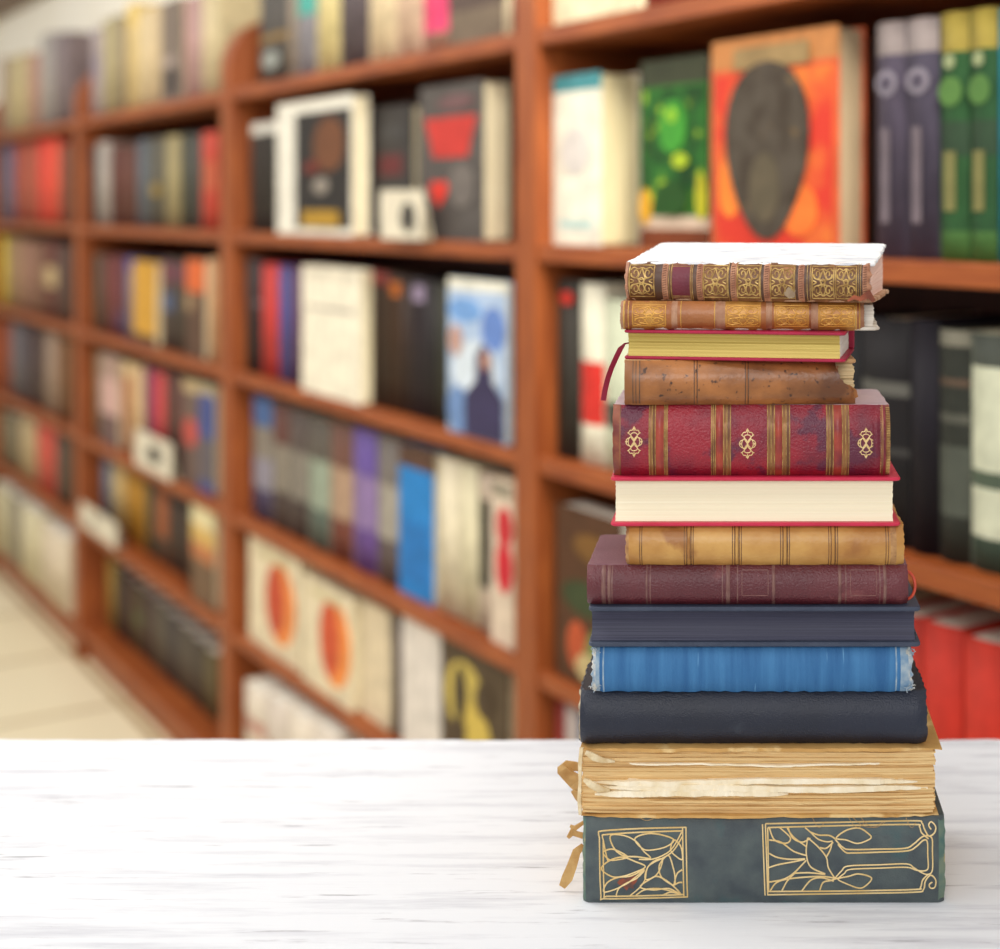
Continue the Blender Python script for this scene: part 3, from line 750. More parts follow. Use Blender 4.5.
# ---- 1 (bottom): dark green-blue cloth book with gold plant panels
zb, T = zt(0)
r13 = stack_root('book', 583, 945, zb, 'blue green cloth book with gold plant panels on its spine, bottom of the stack')
cloth = mat('green_blue_cloth', (58, 66, 72), (88, 98, 96), scale=60, lo=.3, hi=.75, detail=9, rough=0.55, bump=0.35, bscale=900, c3=(62, 86, 88), w3=0.6, s3=26, spec=0.4)
cloth_edge = mat('green_blue_cloth_worn', (62, 98, 94), (110, 124, 104), scale=80, rough=0.7, c3=(196, 168, 112), w3=0.62, s3=120)
s = Spine(583, 945, T, 0.0045, 3.2)
s.build([(583, 586, 1, 0), (586, 938, 0, 0), (938, 945, 1, 0)], [cloth, cloth_edge], r13, jit=0.0004, rnd=0.006)
hw = s.X(945)
board('cover_board', r13, cloth, -hw, hw, 0.004, 0.112, 0, 0.003)
board('cover_board', r13, cloth, -hw, hw, 0.004, 0.112, T - 0.003, T, seed=2)
pages(r13, page_mat('aged_pages', (222, 190, 132), (190, 150, 96)), -hw + 0.003, hw - 0.003, 0.008, 0.109, 0.0031, T - 0.0031)
def c6(pts):  # pixel tracing of the left panel
    return [(545 + x / 4.762, (903 - (730 + y / 4.762)) / (903 - 816)) for x, y in pts]
def c7(pts):
    return [(745 + x / 4.762, (903 - (730 + y / 4.762)) / (903 - 816)) for x, y in pts]
Lp = [[(262, 500), (258, 480), (275, 470), (450, 460), (672, 455)], [(262, 500), (268, 780), (280, 798), (450, 796), (680, 788)],
      [(280, 510), (276, 492), (290, 486), (450, 476), (655, 470)], [(280, 510), (284, 770), (296, 784), (450, 782), (660, 775)],
      [(656, 455), (662, 788)], [(672, 453), (679, 790)]]
Lc = [[(505, 595), (470, 560), (440, 520), (385, 492), (315, 490), (330, 545), (375, 583), (440, 588), (505, 595)],
      [(430, 505), (490, 482), (560, 488), (615, 510), (580, 540), (520, 555), (470, 552), (430, 505)],
      [(280, 568), (320, 552), (365, 568), (395, 590), (350, 602), (310, 602), (280, 568)],
      [(272, 645), (310, 607), (370, 590), (430, 610), (480, 635), (430, 662), (370, 682), (320, 682), (272, 645)],
      [(282, 760), (300, 712), (350, 687), (410, 680), (475, 650), (440, 690), (390, 715), (340, 745), (282, 760)],
      [(340, 782), (355, 740), (400, 712), (470, 655)],
      [(652, 475), (610, 545), (570, 578), (510, 600), (450, 600)], [(655, 495), (612, 560), (560, 595), (520, 615), (490, 640), (480, 695)],
      [(480, 695), (488, 645), (520, 610), (560, 600), (548, 650), (520, 685), (480, 695)],
      [(615, 725), (560, 690), (545, 645), (555, 612), (590, 582), (612, 640), (620, 685), (615, 725)],
      [(615, 510), (648, 540), (655, 600), (625, 585), (600, 555), (615, 510)],
      [(455, 735), (500, 697), (540, 682), (600, 718), (645, 770), (590, 742), (520, 750), (455, 735)],
      [(435, 778), (480, 748), (560, 745), (645, 772)], [(480, 695), (455, 735), (405, 782)],
      [(615, 725), (640, 712), (655, 712)], [(615, 725), (630, 670), (655, 650)], [(560, 780), (600, 762), (652, 775)], [(280, 510), (300, 600), (310, 602)]]
lines_mesh('gilt_panel', s, r13, gold, [smooth_line(c6(l), 3) if len(l) > 2 else c6(l) for l in Lp[:4]] + [c6(l) for l in Lp[4:]] + [smooth_line(c6(l)) for l in Lc], 0.00044, 0.0001)
Rp = [[(83, 442), (95, 778)], [(97, 440), (108, 776)], [(108, 456), (112, 758)]]
Rc = [[(97, 440), (450, 434), (800, 428), (840, 436), (852, 462), (872, 492), (898, 480), (906, 452), (886, 432), (873, 446), (884, 464)],
      [(108, 456), (450, 448), (800, 443), (828, 452), (838, 478), (870, 505)],
      [(106, 776), (450, 770), (800, 762), (846, 748), (855, 705), (880, 676), (904, 700), (900, 736), (880, 740), (874, 722), (888, 710)],
      [(112, 758), (450, 756), (800, 748), (832, 736), (842, 700), (868, 672)],
      [(428, 508), (465, 545), (500, 554), (640, 552), (760, 548), (800, 528), (845, 494), (885, 500), (888, 560), (888, 650), (868, 672), (838, 664), (800, 640), (765, 622), (640, 626), (490, 632), (458, 655), (425, 692)],
      [(440, 530), (475, 566), (510, 570), (640, 566), (770, 560), (812, 540), (845, 512), (864, 518), (866, 580), (868, 640), (850, 655), (812, 652), (765, 638), (640, 642), (500, 648), (470, 668), (440, 692)],
      [(432, 502), (480, 468), (540, 458), (580, 478), (598, 500), (560, 520), (525, 525), (480, 510), (432, 502)],
      [(440, 695), (490, 682), (540, 670), (600, 690), (570, 730), (540, 740), (490, 722), (440, 695)],
      [(415, 515), (385, 518), (345, 505), (310, 475), (285, 456)], [(205, 456), (225, 500), (270, 520), (310, 502)], [(310, 475), (350, 488), (400, 490), (428, 505)],
      [(297, 500), (290, 570), (310, 635), (380, 670)], [(297, 500), (345, 540), (385, 590), (395, 640), (425, 690)],
      [(115, 456), (140, 510), (195, 525), (215, 500), (165, 456)], [(115, 510), (170, 520), (230, 562), (290, 582)], [(115, 572), (150, 590), (210, 600), (285, 598)],
      [(112, 640), (160, 625), (230, 612), (285, 600)], [(112, 710), (180, 697), (230, 667), (290, 605)], [(230, 667), (300, 664), (380, 672)],
      [(120, 755), (150, 712), (220, 692), (360, 682), (430, 692)], [(175, 755), (200, 705), (235, 667)], [(270, 755), (310, 702), (360, 688), (420, 705)],
      [(355, 752), (370, 712), (405, 702), (440, 690)], [(385, 590), (402, 560), (415, 518)], [(355, 545), (385, 548), (418, 520)], [(200, 456), (215, 480), (240, 505), (290, 540)]]
lines_mesh('gilt_panel', s, r13, gold, [c7(l) for l in Rp] + [smooth_line(c7(l), 5) for l in Rc], 0.00044, 0.0001)
# rust coloured stain in the left panel
rust = mat('rust_stain', (150, 74, 48), (96, 66, 58), scale=160, rough=0.8)
bm = bmesh.new(); rng = random.Random(5)
pc = c6([(395, 715)])[0]
P = [s.pt(pc[0] + (9 + rng.uniform(-4, 4)) * math.cos(a), pc[1] + (0.075 + rng.uniform(-.03, .03)) * math.sin(a + .5 * math.cos(a)), 0.00012) for a in [i / 18 * 2 * math.pi for i in range(18)]]
bm.faces.new([bm.verts.new(p) for p in P])
obj('stain', bm, rust, r13)
# torn scraps at the left end
tan = mat('torn_cloth', (206, 170, 112), (176, 134, 78), scale=90, rough=0.9, bump=0.4, bscale=500)
def scrap(parent, pts, w, name='torn_flap', th=0.0005, seed=0, m=None):
    """curling strip through 3-D points, ragged outline"""
    rng = random.Random(seed); bm = bmesh.new(); R = []
    pts = [Vector(p) for p in pts]
    for i, p in enumerate(pts):
        a = pts[max(0, i - 1)]; c = pts[min(len(pts) - 1, i + 1)]
        t = (c - a).normalized(); sdir = t.cross(Vector((0.15, 1, 0.1))).normalized()
        ww = w[i] if isinstance(w, (list, tuple)) else w
        n = t.cross(sdir).normalized()
        l = ww * (0.5 + rng.uniform(-.12, .12)); r_ = ww * (0.5 + rng.uniform(-.12, .12))
        R.append([bm.verts.new(p - sdir * l - n * th), bm.verts.new(p + sdir * r_ - n * th), bm.verts.new(p + sdir * r_ + n * th), bm.verts.new(p - sdir * l + n * th)])
    for A, B in zip(R, R[1:]):
        for k in range(4): bm.faces.new((A[k], A[(k + 1) % 4], B[(k + 1) % 4], B[k]))
    bm.faces.new(R[0]); bm.faces.new(R[-1])
    return obj(name, bm, m or tan, parent)
def L13(px, py, dy):
    k = (r13.location.y + dy) / F
    return ((px - CX) * k - r13.location.x, dy, E - (py - HY) * k - zb)
scrap(r13, [L13(583, 845, .02), L13(577, 852, .02), L13(572, 866, .018), L13(567, 878, .016), L13(562, 887, .014)], [.003, .005, .006, .006, .005], seed=1)
scrap(r13, [L13(584, 836, .025), L13(577, 834, .025), L13(572, 832, .024), L13(568, 838, .022)], [.003, .004, .004, .002], seed=2)
scrap(r13, [L13(584, 822, .03), L13(575, 828, .03), L13(570, 826, .03)], [.002, .003, .0015], seed=3)

# ---- 2: coverless tan page block with torn leaves
zb, T = zt(1)
r12 = stack_root('book', 581, 938, zb, 'coverless tan book with ragged torn leaves facing front, second from the stack bottom')
oldp = page_mat('foxed_pages', (240, 208, 150), (206, 164, 104), fine=1400, bump=0.6)
oldw = mat('pale_torn_leaf', (250, 238, 212), (234, 214, 174), scale=60, rough=0.85)
oldc = mat('tan_paper_cover', (212, 168, 100), (186, 138, 74), scale=24, rough=0.8, c3=(226, 192, 132), w3=.58, s3=40)
Wd = 357 * SCL
def ragged(parent, name, m, x0, x1, y0, y1, z0, z1, amp, seed, wav=0.0):
    """gathering of leaves: thin slab with an uneven front edge"""
    rng = random.Random(seed); bm = bmesh.new(); n = 60; R = []
    ph = rng.uniform(0, 6); o = 0
    for i in range(n + 1):
        f = i / n
        o = 0.75 * o + rng.uniform(-amp, amp)
        dz = wav * (math.sin(f * 5 + ph) + .5 * math.sin(f * 13 + 2 * ph))
        tp = min(1, .25 + 6 * f + rng.uniform(-.1, .1), .25 + 6 * (1 - f) + rng.uniform(-.1, .1)); back = (1 - max(0, min(1, tp))) * 0.004
        z1_ = z0 + (z1 - z0) * max(.2, tp)
        x = x0 + (x1 - x0) * f
        R.append([bm.verts.new((x, y0 + o + back + rng.uniform(-amp, amp) * .3, z0 + dz)), bm.verts.new((x, y0 + o + back, z1_ + dz)), bm.verts.new((x, y1, z1)), bm.verts.new((x, y1, z0))])
    for A, B in zip(R, R[1:]):
        for k in range(4): bm.faces.new((A[k], A[(k + 1) % 4], B[(k + 1) % 4], B[k]))
    bm.faces.new(R[0]); bm.faces.new(R[-1])
    return obj(name, bm, m, parent)
# main block of gatherings, one mesh of layered leaves
rng = random.Random(11)
bm = bmesh.new()
zz = 0.0018
k = 0
while zz < T - 0.0022:
    th = rng.uniform(0.0006, 0.0018)
    a = -Wd / 2 + rng.uniform(0, .0012); b_ = Wd / 2 - rng.uniform(0.001, .003); fy = 0.004 + rng.uniform(-.0012, .0012)
    n = 40; R = []; o = 0
    for i in range(n + 1):
        o = 0.8 * o + rng.uniform(-.0004, .0004)
        x = a + (b_ - a) * i / n
        e = 0.0012 * (abs(i / n * 2 - 1) ** 8)
        R.append([bm.verts.new((x, fy + o + e, zz)), bm.verts.new((x, fy + o + e, zz + th)), bm.verts.new((x, 0.106, zz + th)), bm.verts.new((x, 0.106, zz))])
    for A, B in zip(R, R[1:]):
        for q in range(4):
            f = bm.faces.new((A[q], A[(q + 1) % 4], B[(q + 1) % 4], B[q])); f.material_index = 0
    bm.faces.new(R[0]); bm.faces.new(R[-1])
    zz += th + 0.00004
obj('page_block', bm, oldp, r12)
ragged(r12, 'torn_leaf', oldw, -Wd / 2 + .010, Wd / 2 - .006, 0.0010, 0.02, T * 0.38, T * 0.46, .0006, 4, .0008)
ragged(r12, 'torn_leaf', oldw, -Wd / 2 + .006, Wd / 2 - .012, 0.0006, 0.02, T * 0.465, T * 0.54, .0007, 5, .0006)
ragged(r12, 'torn_leaf', oldw, -Wd / 2 + .008, Wd * 0.08, 0.0008, 0.02, T * 0.30, T * 0.385, .0006, 6, .0003)
ragged(r12, 'torn_leaf', oldw, -Wd / 2 + .016, Wd / 2 - .02, 0.0020, 0.02, T * 0.735, T * 0.76, .0007, 7, .0005)
ragged(r12, 'torn_leaf', oldp, -Wd / 2 + .03, Wd / 2 - .01, 0.0016, 0.02, T * 0.20, T * 0.235, .0006, 8, .0003)
ragged(r12, 'paper_cover', oldc, -Wd / 2 - .0005, Wd / 2 + 0.0022, -0.0002, 0.106, T - 0.0021, T - 0.0001, .0007, 9)
ragged(r12, 'paper_cover', oldc, -Wd / 2, Wd / 2 + 0.0005, 0.0012, 0.106, 0.0001, 0.0017, .0007, 10)
pale = mat('pale_frayed_strip', (232, 214, 176), (204, 174, 124), scale=160, rough=.9, bump=.5, bscale=600)
scrap(r12, [(-Wd / 2 - .0004, .004, T * .02), (-Wd / 2 - .0008, .0025, T * .25), (-Wd / 2 - .0004, .003, T * .5), (-Wd / 2 - .0003, .0025, T * .75), (-Wd / 2 + .0006, .003, T * .98)], .0022, name='spine_remnant', seed=31, m=pale)
scrap(r12, [(-Wd / 2 + .003, .001, T * .93), (-Wd / 2 + .008, 0, T * .86), (-Wd / 2 + .013, .0004, T * .82), (-Wd / 2 + .02, .001, T * .8)], [.003, .004, .003, .001], name='torn_flap', seed=32, m=pale)
scrap(r12, [(-Wd / 2 + .002, .001, T * .55), (-Wd / 2 + .006, -.0005, T * .5), (-Wd / 2 + .011, 0, T * .42), (-Wd / 2 + .017, .0008, T * .4)], [.002, .004, .004, .001], name='torn_flap', seed=33, m=pale)
s12 = Spine(581, 938, T, 0.004)
def L12(px, py, dy):
    k = (r12.location.y + dy) / F
    return ((px - CX) * k - r12.location.x, dy, E - (py - HY) * k - zb)
scrap(r12, [L12(584, 790, .05), L12(576, 782, .05), L12(570, 776, .048), L12(562, 770, .045), L12(560, 766, .045)], [.012, .012, .010, .006, .004], seed=4)
scrap(r12, [L12(584, 768, .055), L12(574, 766, .055), L12(566, 764, .054), L12(560, 768, .052)], [.004, .005, .004, .003], seed=5)
scrap(r12, [L12(586, 800, .045), L12(578, 796, .045), L12(573, 790, .045)], [.008, .006, .003], seed=6)
# loose binding threads over the lower edge
rng = random.Random(3)
for px, ln in ((848, 16), (852, 30), (860, 24), (640, 14), (905, 10), (812, 12)):
    x = px; y = 815; P = []
    for i in range(10):
        f = i / 9
        P.append((s12.X(px + ln * f), -0.0008 - .0006 * math.sin(f * 5), PZ(814 + 10 * math.sin(f * 2.6) * (1 if px > 700 else .3)) - zb))
    bm = bmesh.new(); tube(bm, P, 0.00012, 4); obj('thread', bm, tan, r12)

def spine_book(i, x0, x1, label, yaw, D, bul, sections, mats, board_m, page_m, bt=0.0028, jit=0.0002, dy=0.0, pw=2.4, page_in=(0.003, 0.003), slope=0.0, **kw):
    zb, T = zt(i)
    r = stack_root('book', x0, x1, zb, label, yaw, dy)
    s = Spine(x0, x1, T, bul, pw)
    s.build(sections, mats, r, jit=jit, **kw)
    hw = s.X(x1)
    board('cover_board', r, board_m, -hw, hw, bul * 0.95 + .0012, D, 0, bt, jit=jit * 1.5, seed=i)
    board('cover_board', r, board_m, -hw, hw, bul * 0.95 + .0012, D, T - bt, T, jit=jit * 1.5, slope=slope, seed=i + 50)
    pages(r, page_m, -hw + page_in[0], hw - page_in[1], bul + 0.004, D - 0.003, bt + .0001, T - bt - .0001, slope=slope, seed=i)
    return r, s, T

# ---- 3: black-navy leather
nav = mat('black_navy_leather', (20, 25, 40), (27, 33, 50), scale=18, rough=0.4, bump=0.5, bscale=1100, c3=(38, 43, 55), w3=.66, s3=60, spec=.5)
wornw = mat('worn_edge', (196, 178, 148), (120, 108, 98), scale=200, rough=0.9)
spine_book(2, 579, 927, 'plain dark navy leather book with a chipped left edge, under the bright blue one', 0, 0.098, 0.007,
           [(579, 580.5, 1, 0), (580.5, 927, 0, 0)], [nav, wornw], nav, page_mat('grey_pages', (196, 184, 160), (160, 146, 122)), jit=0.0006, rnd=0.005)
# ---- 4: bright blue cloth
blu = mat('bright_blue_cloth', (38, 96, 148), (60, 120, 170), scale=10, stretch=(14, 1, 1), rough=0.7, bump=0.5, bscale=300, bstretch=(6, 1, 1), c3=(110, 164, 206), w3=.67, s3=30, st3=(8, 1, .6))
blu2 = mat('faded_blue_cloth', (106, 140, 170), (160, 176, 186), scale=160, rough=0.85)
blu_e = mat('frayed_blue_edge', (210, 206, 194), (120, 150, 176), scale=260, rough=0.9)
grayboard = mat('grey_board_cloth', (82, 92, 106), (104, 112, 122), scale=40, rough=0.7, c3=(150, 150, 146), w3=.66, s3=50)
r, s, T = spine_book(3, 592, 912, 'bright blue cloth book with frayed pale ends, mid stack', 0, 0.092, 0.005,
           [(592, 596, 2, 0), (596, 600, 1, 0), (600, 603, 0, 0), (603, 604.5, 1, 0), (604.5, 895, 0, 0), (895, 896.5, 1, 0), (896.5, 900, 0, 0), (900, 908, 1, 0), (908, 912, 2, 0)],
           [blu, blu2, blu_e], grayboard, page_mat('cream_pages', (226, 214, 184), (200, 184, 150)), jit=0.0009, rnd=0.004)
rng = random.Random(21)
for (px, zf) in ((594, .1), (594.5, .93), (909.5, .9), (910, .12)):
    bm = bmesh.new()
    for k in range(9):
        a = s.pt(px + rng.uniform(-2, 3), zf + rng.uniform(-.06, .06), 0.0002)
        P = [a]
        for q in range(4): P.append(P[-1] + Vector((rng.uniform(-.0012, .0012), rng.uniform(-.0008, .0003), rng.uniform(-.0012, .0012))))
        tube(bm, P, 0.00025, 4)
    obj('frayed_corner', bm, blu_e, r)
# ---- 6: maroon leather (spine outwards)
mar = mat('maroon_leather', (84, 28, 36), (102, 40, 46), scale=20, rough=0.4, bump=0.7, bscale=800, c3=(116, 56, 58), w3=.64, s3=40, spec=.55)
marl = mat('maroon_tooling', (128, 92, 82), (104, 62, 60), scale=120, rough=0.45)
maro = mat('maroon_board', (112, 70, 84), (128, 86, 98), scale=26, rough=0.5, bump=.4, bscale=700)
sec = [(587, 602, 0, 0), (602, 606, 1, .0006), (606, 608, 0, 0), (608, 611, 1, .0004), (611, 612, 0, 0), (612, 613, 1, 0), (613, 646, 0, 0), (646, 648, 1, .0004), (648, 650, 0, 0), (650, 651, 1, 0),
       (651, 722, 0, 0), (722, 723, 1, 0), (723, 726, 0, 0), (726, 730, 1, .0006), (730, 737, 0, 0), (737, 738, 1, 0), (738, 772, 0, 0), (772, 775, 1, .0006), (775, 838, 0, 0), (838, 841, 1, .0006), (841, 845, 0, 0), (845, 846, 1, 0),
       (846, 879, 0, 0), (879, 880, 1, 0), (880, 883, 0, 0), (883, 886, 1, .0005), (886, 908, 0, 0)]
r, s, T = spine_book(5, 587, 908, 'maroon leather book with faint tooled bands and an orange ribbon loop at its right end', 0, 0.088, 0.006, sec, [mar, marl], maro,
           page_mat('rose_pages', (206, 150, 140), (180, 116, 110)), jit=0.0002)
lab = mat('maroon_panel_line', (150, 110, 100), (120, 76, 72), scale=150, rough=.45)
def each_rule(name, spine, parent, m, lines, r, lift=.00005):
    for l in lines: lines_mesh(name, spine, parent, m, [l], r, lift)
def rect_line(px0, px1, z0, z1): return [(px0, z0), ((px0 + px1) / 2, z0), (px1, z0), (px1, (z0 + z1) / 2), (px1, z1), ((px0 + px1) / 2, z1), (px0, z1), (px0, (z0 + z1) / 2), (px0, z0)]
each_rule('tooled_frame', s, r, lab, [rect_line(742, 768, .28, .9), rect_line(850, 876, .28, .9)], .0002, 0.0)
rib = mat('orange_ribbon', (214, 78, 44), (188, 56, 32), scale=90, rough=0.5)
bm = bmesh.new(); P = []
for i in range(17):
    a = -1.9 + i / 16 * 3.9
    P.append((s.X(909) + 0.0055 * math.cos(a) - 0.001, 0.012 + .002 * math.sin(a), T * 0.42 + T * 0.34 * math.sin(a)))
tube(bm, P, 0.0009, 6); obj('ribbon_loop', bm, rib, r, smooth=True)
# ---- 7: amber leather
amb = mat('amber_leather', (208, 160, 88), (176, 122, 58), scale=30, rough=0.42, bump=0.35, bscale=300, c3=(160, 106, 52), w3=.61, s3=34, st3=(1, 1, .6), spec=.5)
ambd = mat('amber_dark_line', (96, 62, 30), (128, 88, 44), scale=120, rough=0.45)
ambe = mat('amber_worn', (150, 104, 62), (196, 150, 96), scale=140, rough=0.6, c3=(80, 56, 48), w3=.58, s3=140)
sec = [(626, 629, 2, 0), (629, 639.5, 0, 0)]
def grp(px, *ws):
    out = []; x = px
    for w, mi, rs in ws: out.append((x, x + w, mi, rs)); x += w
    return out
band = [(1, 1, 0), (1.2, 0, 0), (1.2, 1, 0), (3, 0, .0009), (1.4, 1, 0), (1, 0, 0), (1, 1, 0)]
sec += grp(639.5, (1, 1, 0), (1, 0, 0), (1, 1, 0))
x = 642.5
for bx in (684, 732, 780, 828):
    sec.append((x, bx, 0, 0)); g = grp(bx, *band); sec += g; x = g[-1][1]
sec += [(x, 885, 0, 0)] + grp(885, (1, 1, 0), (1.5, 0, 0), (1, 1, 0), (1.5, 0, 0)) + [(890, 896, 2, 0), (896, 904, 0, 0)]
r, s, T = spine_book(6, 626, 904, 'amber tan leather book with dark double bands, under the pink book with cream pages', 0, 0.090, 0.006, sec, [amb, ambd, ambe], amb,
           page_mat('cream_pages', (0, 0, 0), (0, 0, 0)), jit=0.0004)
# ---- 9: burgundy leather with gold knots
bur = mat('burgundy_leather', (152, 24, 42), (108, 20, 42), scale=26, lo=.4, hi=.6, detail=6, rough=0.38, bump=0.8, bscale=760, c3=(92, 26, 52), w3=.56, s3=46, spec=.55)
gil = mat('gilt_strip', (154, 106, 62), (106, 66, 42), scale=40, stretch=(10, 1, 1), rough=0.42, metal=.2, lo=.4, hi=.6)
org = mat('rubbed_orange_band', (170, 68, 46), (122, 40, 44), scale=60, rough=0.42, bump=.3, bscale=400)
wor = mat('rubbed_brown_end', (150, 84, 56), (112, 48, 42), scale=90, rough=0.5, bump=.4, bscale=500)
bub = mat('burgundy_board', (206, 186, 192), (188, 164, 174), scale=30, rough=0.5)
sec = [(613, 620, 3, 0), (620, 621, 1, 0), (621, 649, 0, 0), (649, 656, 1, 0), (656, 664, 2, .0012), (664, 668, 1, 0), (668, 711, 0, 0), (711, 716, 1, 0), (716, 723, 2, .0012), (723, 731, 1, 0), (731, 767, 0, 0), (767, 775, 1, 0),
       (775, 782, 2, .0012), (782, 790, 1, 0), (790, 826, 0, 0), (826, 833.5, 1, 0), (833.5, 841.5, 2, .0012), (841.5, 849, 1, 0), (849, 872, 0, 0), (872, 879, 0, .0012), (879, 881.5, 0, 0), (881.5, 883, 1, 0), (883, 885, 0, 0), (885, 890, 3, 0)]
r, s, T = spine_book(8, 613, 890, 'thick burgundy leather book with three small gold knot ornaments on its spine', 0, 0.082, 0.007, sec, [bur, gil, org, wor], bub,
           page_mat('rose_pages', (0, 0, 0), (0, 0, 0)), jit=0.0003, pw=3.0)
# thin gold rules edging every gilt strip
rules = []
for (a, b, mi, rs) in sec:
    if mi == 1 and b - a > 2: rules += [[(x_, zf / 10) for zf in range(11)] for x_ in ([a + .5, (a + b) / 2, b - .5])]
each_rule('gilt_rule', s, r, gold_old, rules, .00022)
hatch = [[(886, .04 + k * .92 / 40), (889.6, .04 + k * .92 / 40)] for k in range(41)] + [[(880.2, .04 + k * .92 / 40), (880.9, .045 + k * .92 / 40)] for k in range(41)]
lines_mesh('gilt_hatching', s, r, gold_old, hatch, .0003, .0001)
def knot(cx, czf, w, h, T):
    """interlaced knot with curls, pixels; returns list of lines in (px, zf)"""
    Hpx = T / SCL
    L_ = []
    def P(x, y): return (cx + x * w / 2, czf + y * h / 2 / Hpx)
    L_.append([P(.42 * math.sin(2 * t), .62 * math.sin(t)) for t in [i / 48 * 2 * math.pi for i in range(49)]])
    L_[-1][-1] = L_[-1][0]
    L_.append([P(.72 * math.cos(t) * abs(math.sin(1.0 * t + math.pi / 2)) , .34 * math.sin(2 * t)) for t in [i / 48 * 2 * math.pi for i in range(48)]]); L_[-1].append(L_[-1][0])
    for sx in (-1, 1):
        for sy in (-1, 1):
            L_.append(smooth_line([P(sx * .08, sy * .98), P(sx * .2, sy * .8), P(sx * .5, sy * .78), P(sx * .66, sy * .6), P(sx * .5, sy * .5), P(sx * .3, sy * .36), P(0, sy * .1)], 4))
            L_.append(smooth_line([P(sx * .66, sy * .6), P(sx * .82, sy * .62)], 4))
            L_.append(smooth_line([P(sx * .45, sy * .3), P(sx * .8, sy * .22), P(sx * .98, sy * .08), P(sx * .8, 0)], 4))
    L_.append([P(0, .7), P(0, 1.05)]); L_.append([P(0, -.7), P(0, -1.05)])
    L_.append([P(.95, 0), P(1.1, 0)]); L_.append([P(-.95, 0), P(-1.1, 0)])
    return L_
for px, zf in ((634.5, .5), (747.5, .47), (865.5, .48)):
    lines_mesh('gilt_ornament', s, r, gold, knot(px, zf, 16, 29, T), .00028, .00005)
# ---- 10: brown mottled calf with a broken right end
calf = mat('mottled_calf', (174, 112, 60), (104, 62, 34), scale=30, rough=0.36, bump=.3, bscale=300, c3=(74, 46, 30), w3=.61, s3=260, spec=.5, lo=.36, hi=.64, detail=9)
calfl = mat('calf_dark_rule', (78, 50, 34), (100, 70, 48), scale=90, rough=.4)
calfe = mat('calf_left_end', (176, 116, 62), (140, 88, 46), scale=40, rough=.42)
zb, T = zt(9)
r = stack_root('book', 625, 857, zb, 'mottled brown leather book with a broken right end, under the thin pink gilt edged one', 2)
s = Spine(625, 857, T, 0.0065)
def tear(f):
    pts = [(0, 0), (.12, -.0006), (.25, -.002), (.35, -.0015), (.45, -.006), (.6, -.0098), (.72, -.0105), (.85, -.0122), (1, -.0125)]
    for (a, va), (b, vb) in zip(pts, pts[1:]):
        if f <= b: return va + (vb - va) * (f - a) / (b - a) + 0.0005 * math.sin(f * 60)
    return -.0125
sec = [(625, 633, 2, 0)] + grp(633, (1, 1, 0), (2, 2, 0), (1, 1, 0), (2.5, 2, 0), (1.2, 1, 0)) + [(640.7, 694, 0, 0)] + grp(694, (1, 1, 0), (2, 0, .0005), (1, 1, 0)) + [(698, 745, 0, 0)] + grp(745, (1, 1, 0), (2, 0, .0005), (1, 1, 0)) + [(749, 857, 0, 0)]
s.build(sec, [calf, calfl, calfe], r, end_r=tear)
hw = s.X(857)
board('cover_board', r, calf, -hw, hw, .006, .088, 0, .0026, jit=.0005)
board('cover_board', r, mat('worn_tan_board', (206, 168, 120), (170, 124, 80), scale=60, rough=.7), -hw, hw + .0002, .008, .088, T - .0026, T, jit=.0006, seed=4)
pages(r, page_mat('dusty_pages', (220, 196, 150), (176, 144, 100)), -hw + .003, hw - .0012, .0085, .085, .0027, T - .0027, ridges=.0005, xj=.0008)
scrap(r, [(hw - .009, .0035, T * .42), (hw - .005, .0025, T * .36), (hw - .0015, .004, T * .28), (hw + .0005, .006, T * .16)], [.002, .004, .004, .002], seed=9, m=calfe, name='torn_leather')
scrap(r, [(hw - .011, .005, T * .86), (hw - .0125, .003, T * .7), (hw - .0105, .0025, T * .55)], [.001, .002, .001], seed=8, m=mat('worn_tan_board', (0, 0, 0)), name='torn_leather')
# ---- 12: brown book with gilt panels
tanl = mat('tan_brown_calf', (164, 102, 54), (138, 80, 42), scale=40, rough=0.4, bump=.3, bscale=400, c3=(190, 134, 88), w3=.62, s3=60, spec=.5)
tanw = mat('tan_worn_band', (178, 134, 104), (146, 96, 66), scale=120, rough=0.55)
gilp = mat('gilt_panel_ground', (190, 138, 66), (160, 104, 48), scale=120, rough=.4, metal=.2)
fuz = mat('frayed_grey_paper', (214, 206, 194), (178, 164, 148), scale=90, rough=.9)
zb, T = ZB[11], ZB[12] - ZB[11] - GAP
r2 = stack_root('book', 619, 864, zb, 'slim tan brown leather book with gilt panels and frayed right end, second from top', -3, dy=0.004)
s = Spine(619, 864, T, 0.0045)
sec = [(619, 622, 2, 0), (622, 624, 1, 0), (624, 627, 0, 0), (627, 628, 1, 0), (628, 631, 0, 0), (631, 666, 3, 0), (666, 671, 0, 0), (671, 677, 2, .0006), (677, 680, 0, 0), (680, 681, 1, 0), (681, 714, 0, 0), (714, 715, 1, 0), (715, 725, 2, .0006),
       (725, 761, 3, 0), (761, 766, 0, 0), (766, 772, 2, .0006), (772, 774, 0, 0), (774, 809, 3, 0), (809, 811, 0, 0), (811, 818, 2, .0006), (818, 855, 3, 0), (855, 856.5, 1, 0), (856.5, 859, 0, 0), (859, 860, 1, 0), (860, 864, 2, 0)]
s.build(sec, [tanl, gold_old, tanw, gilp], r2, jit=.0003)
hw = s.X(864)
board('cover_board', r2, fuz, -hw + .0003, hw + .0085, .004, .085, 0, .002, jit=.0009, seed=3)
board('cover_board', r2, tanl, -hw + .0003, hw, .004, .085, T - .002, T, jit=.0004, seed=5)
pages(r2, page_mat('grey_white_pages', (232, 224, 212), (204, 192, 176)), -hw + .003, hw + .0055, .008, .083, .0021, T - .0021, xj=.0006)
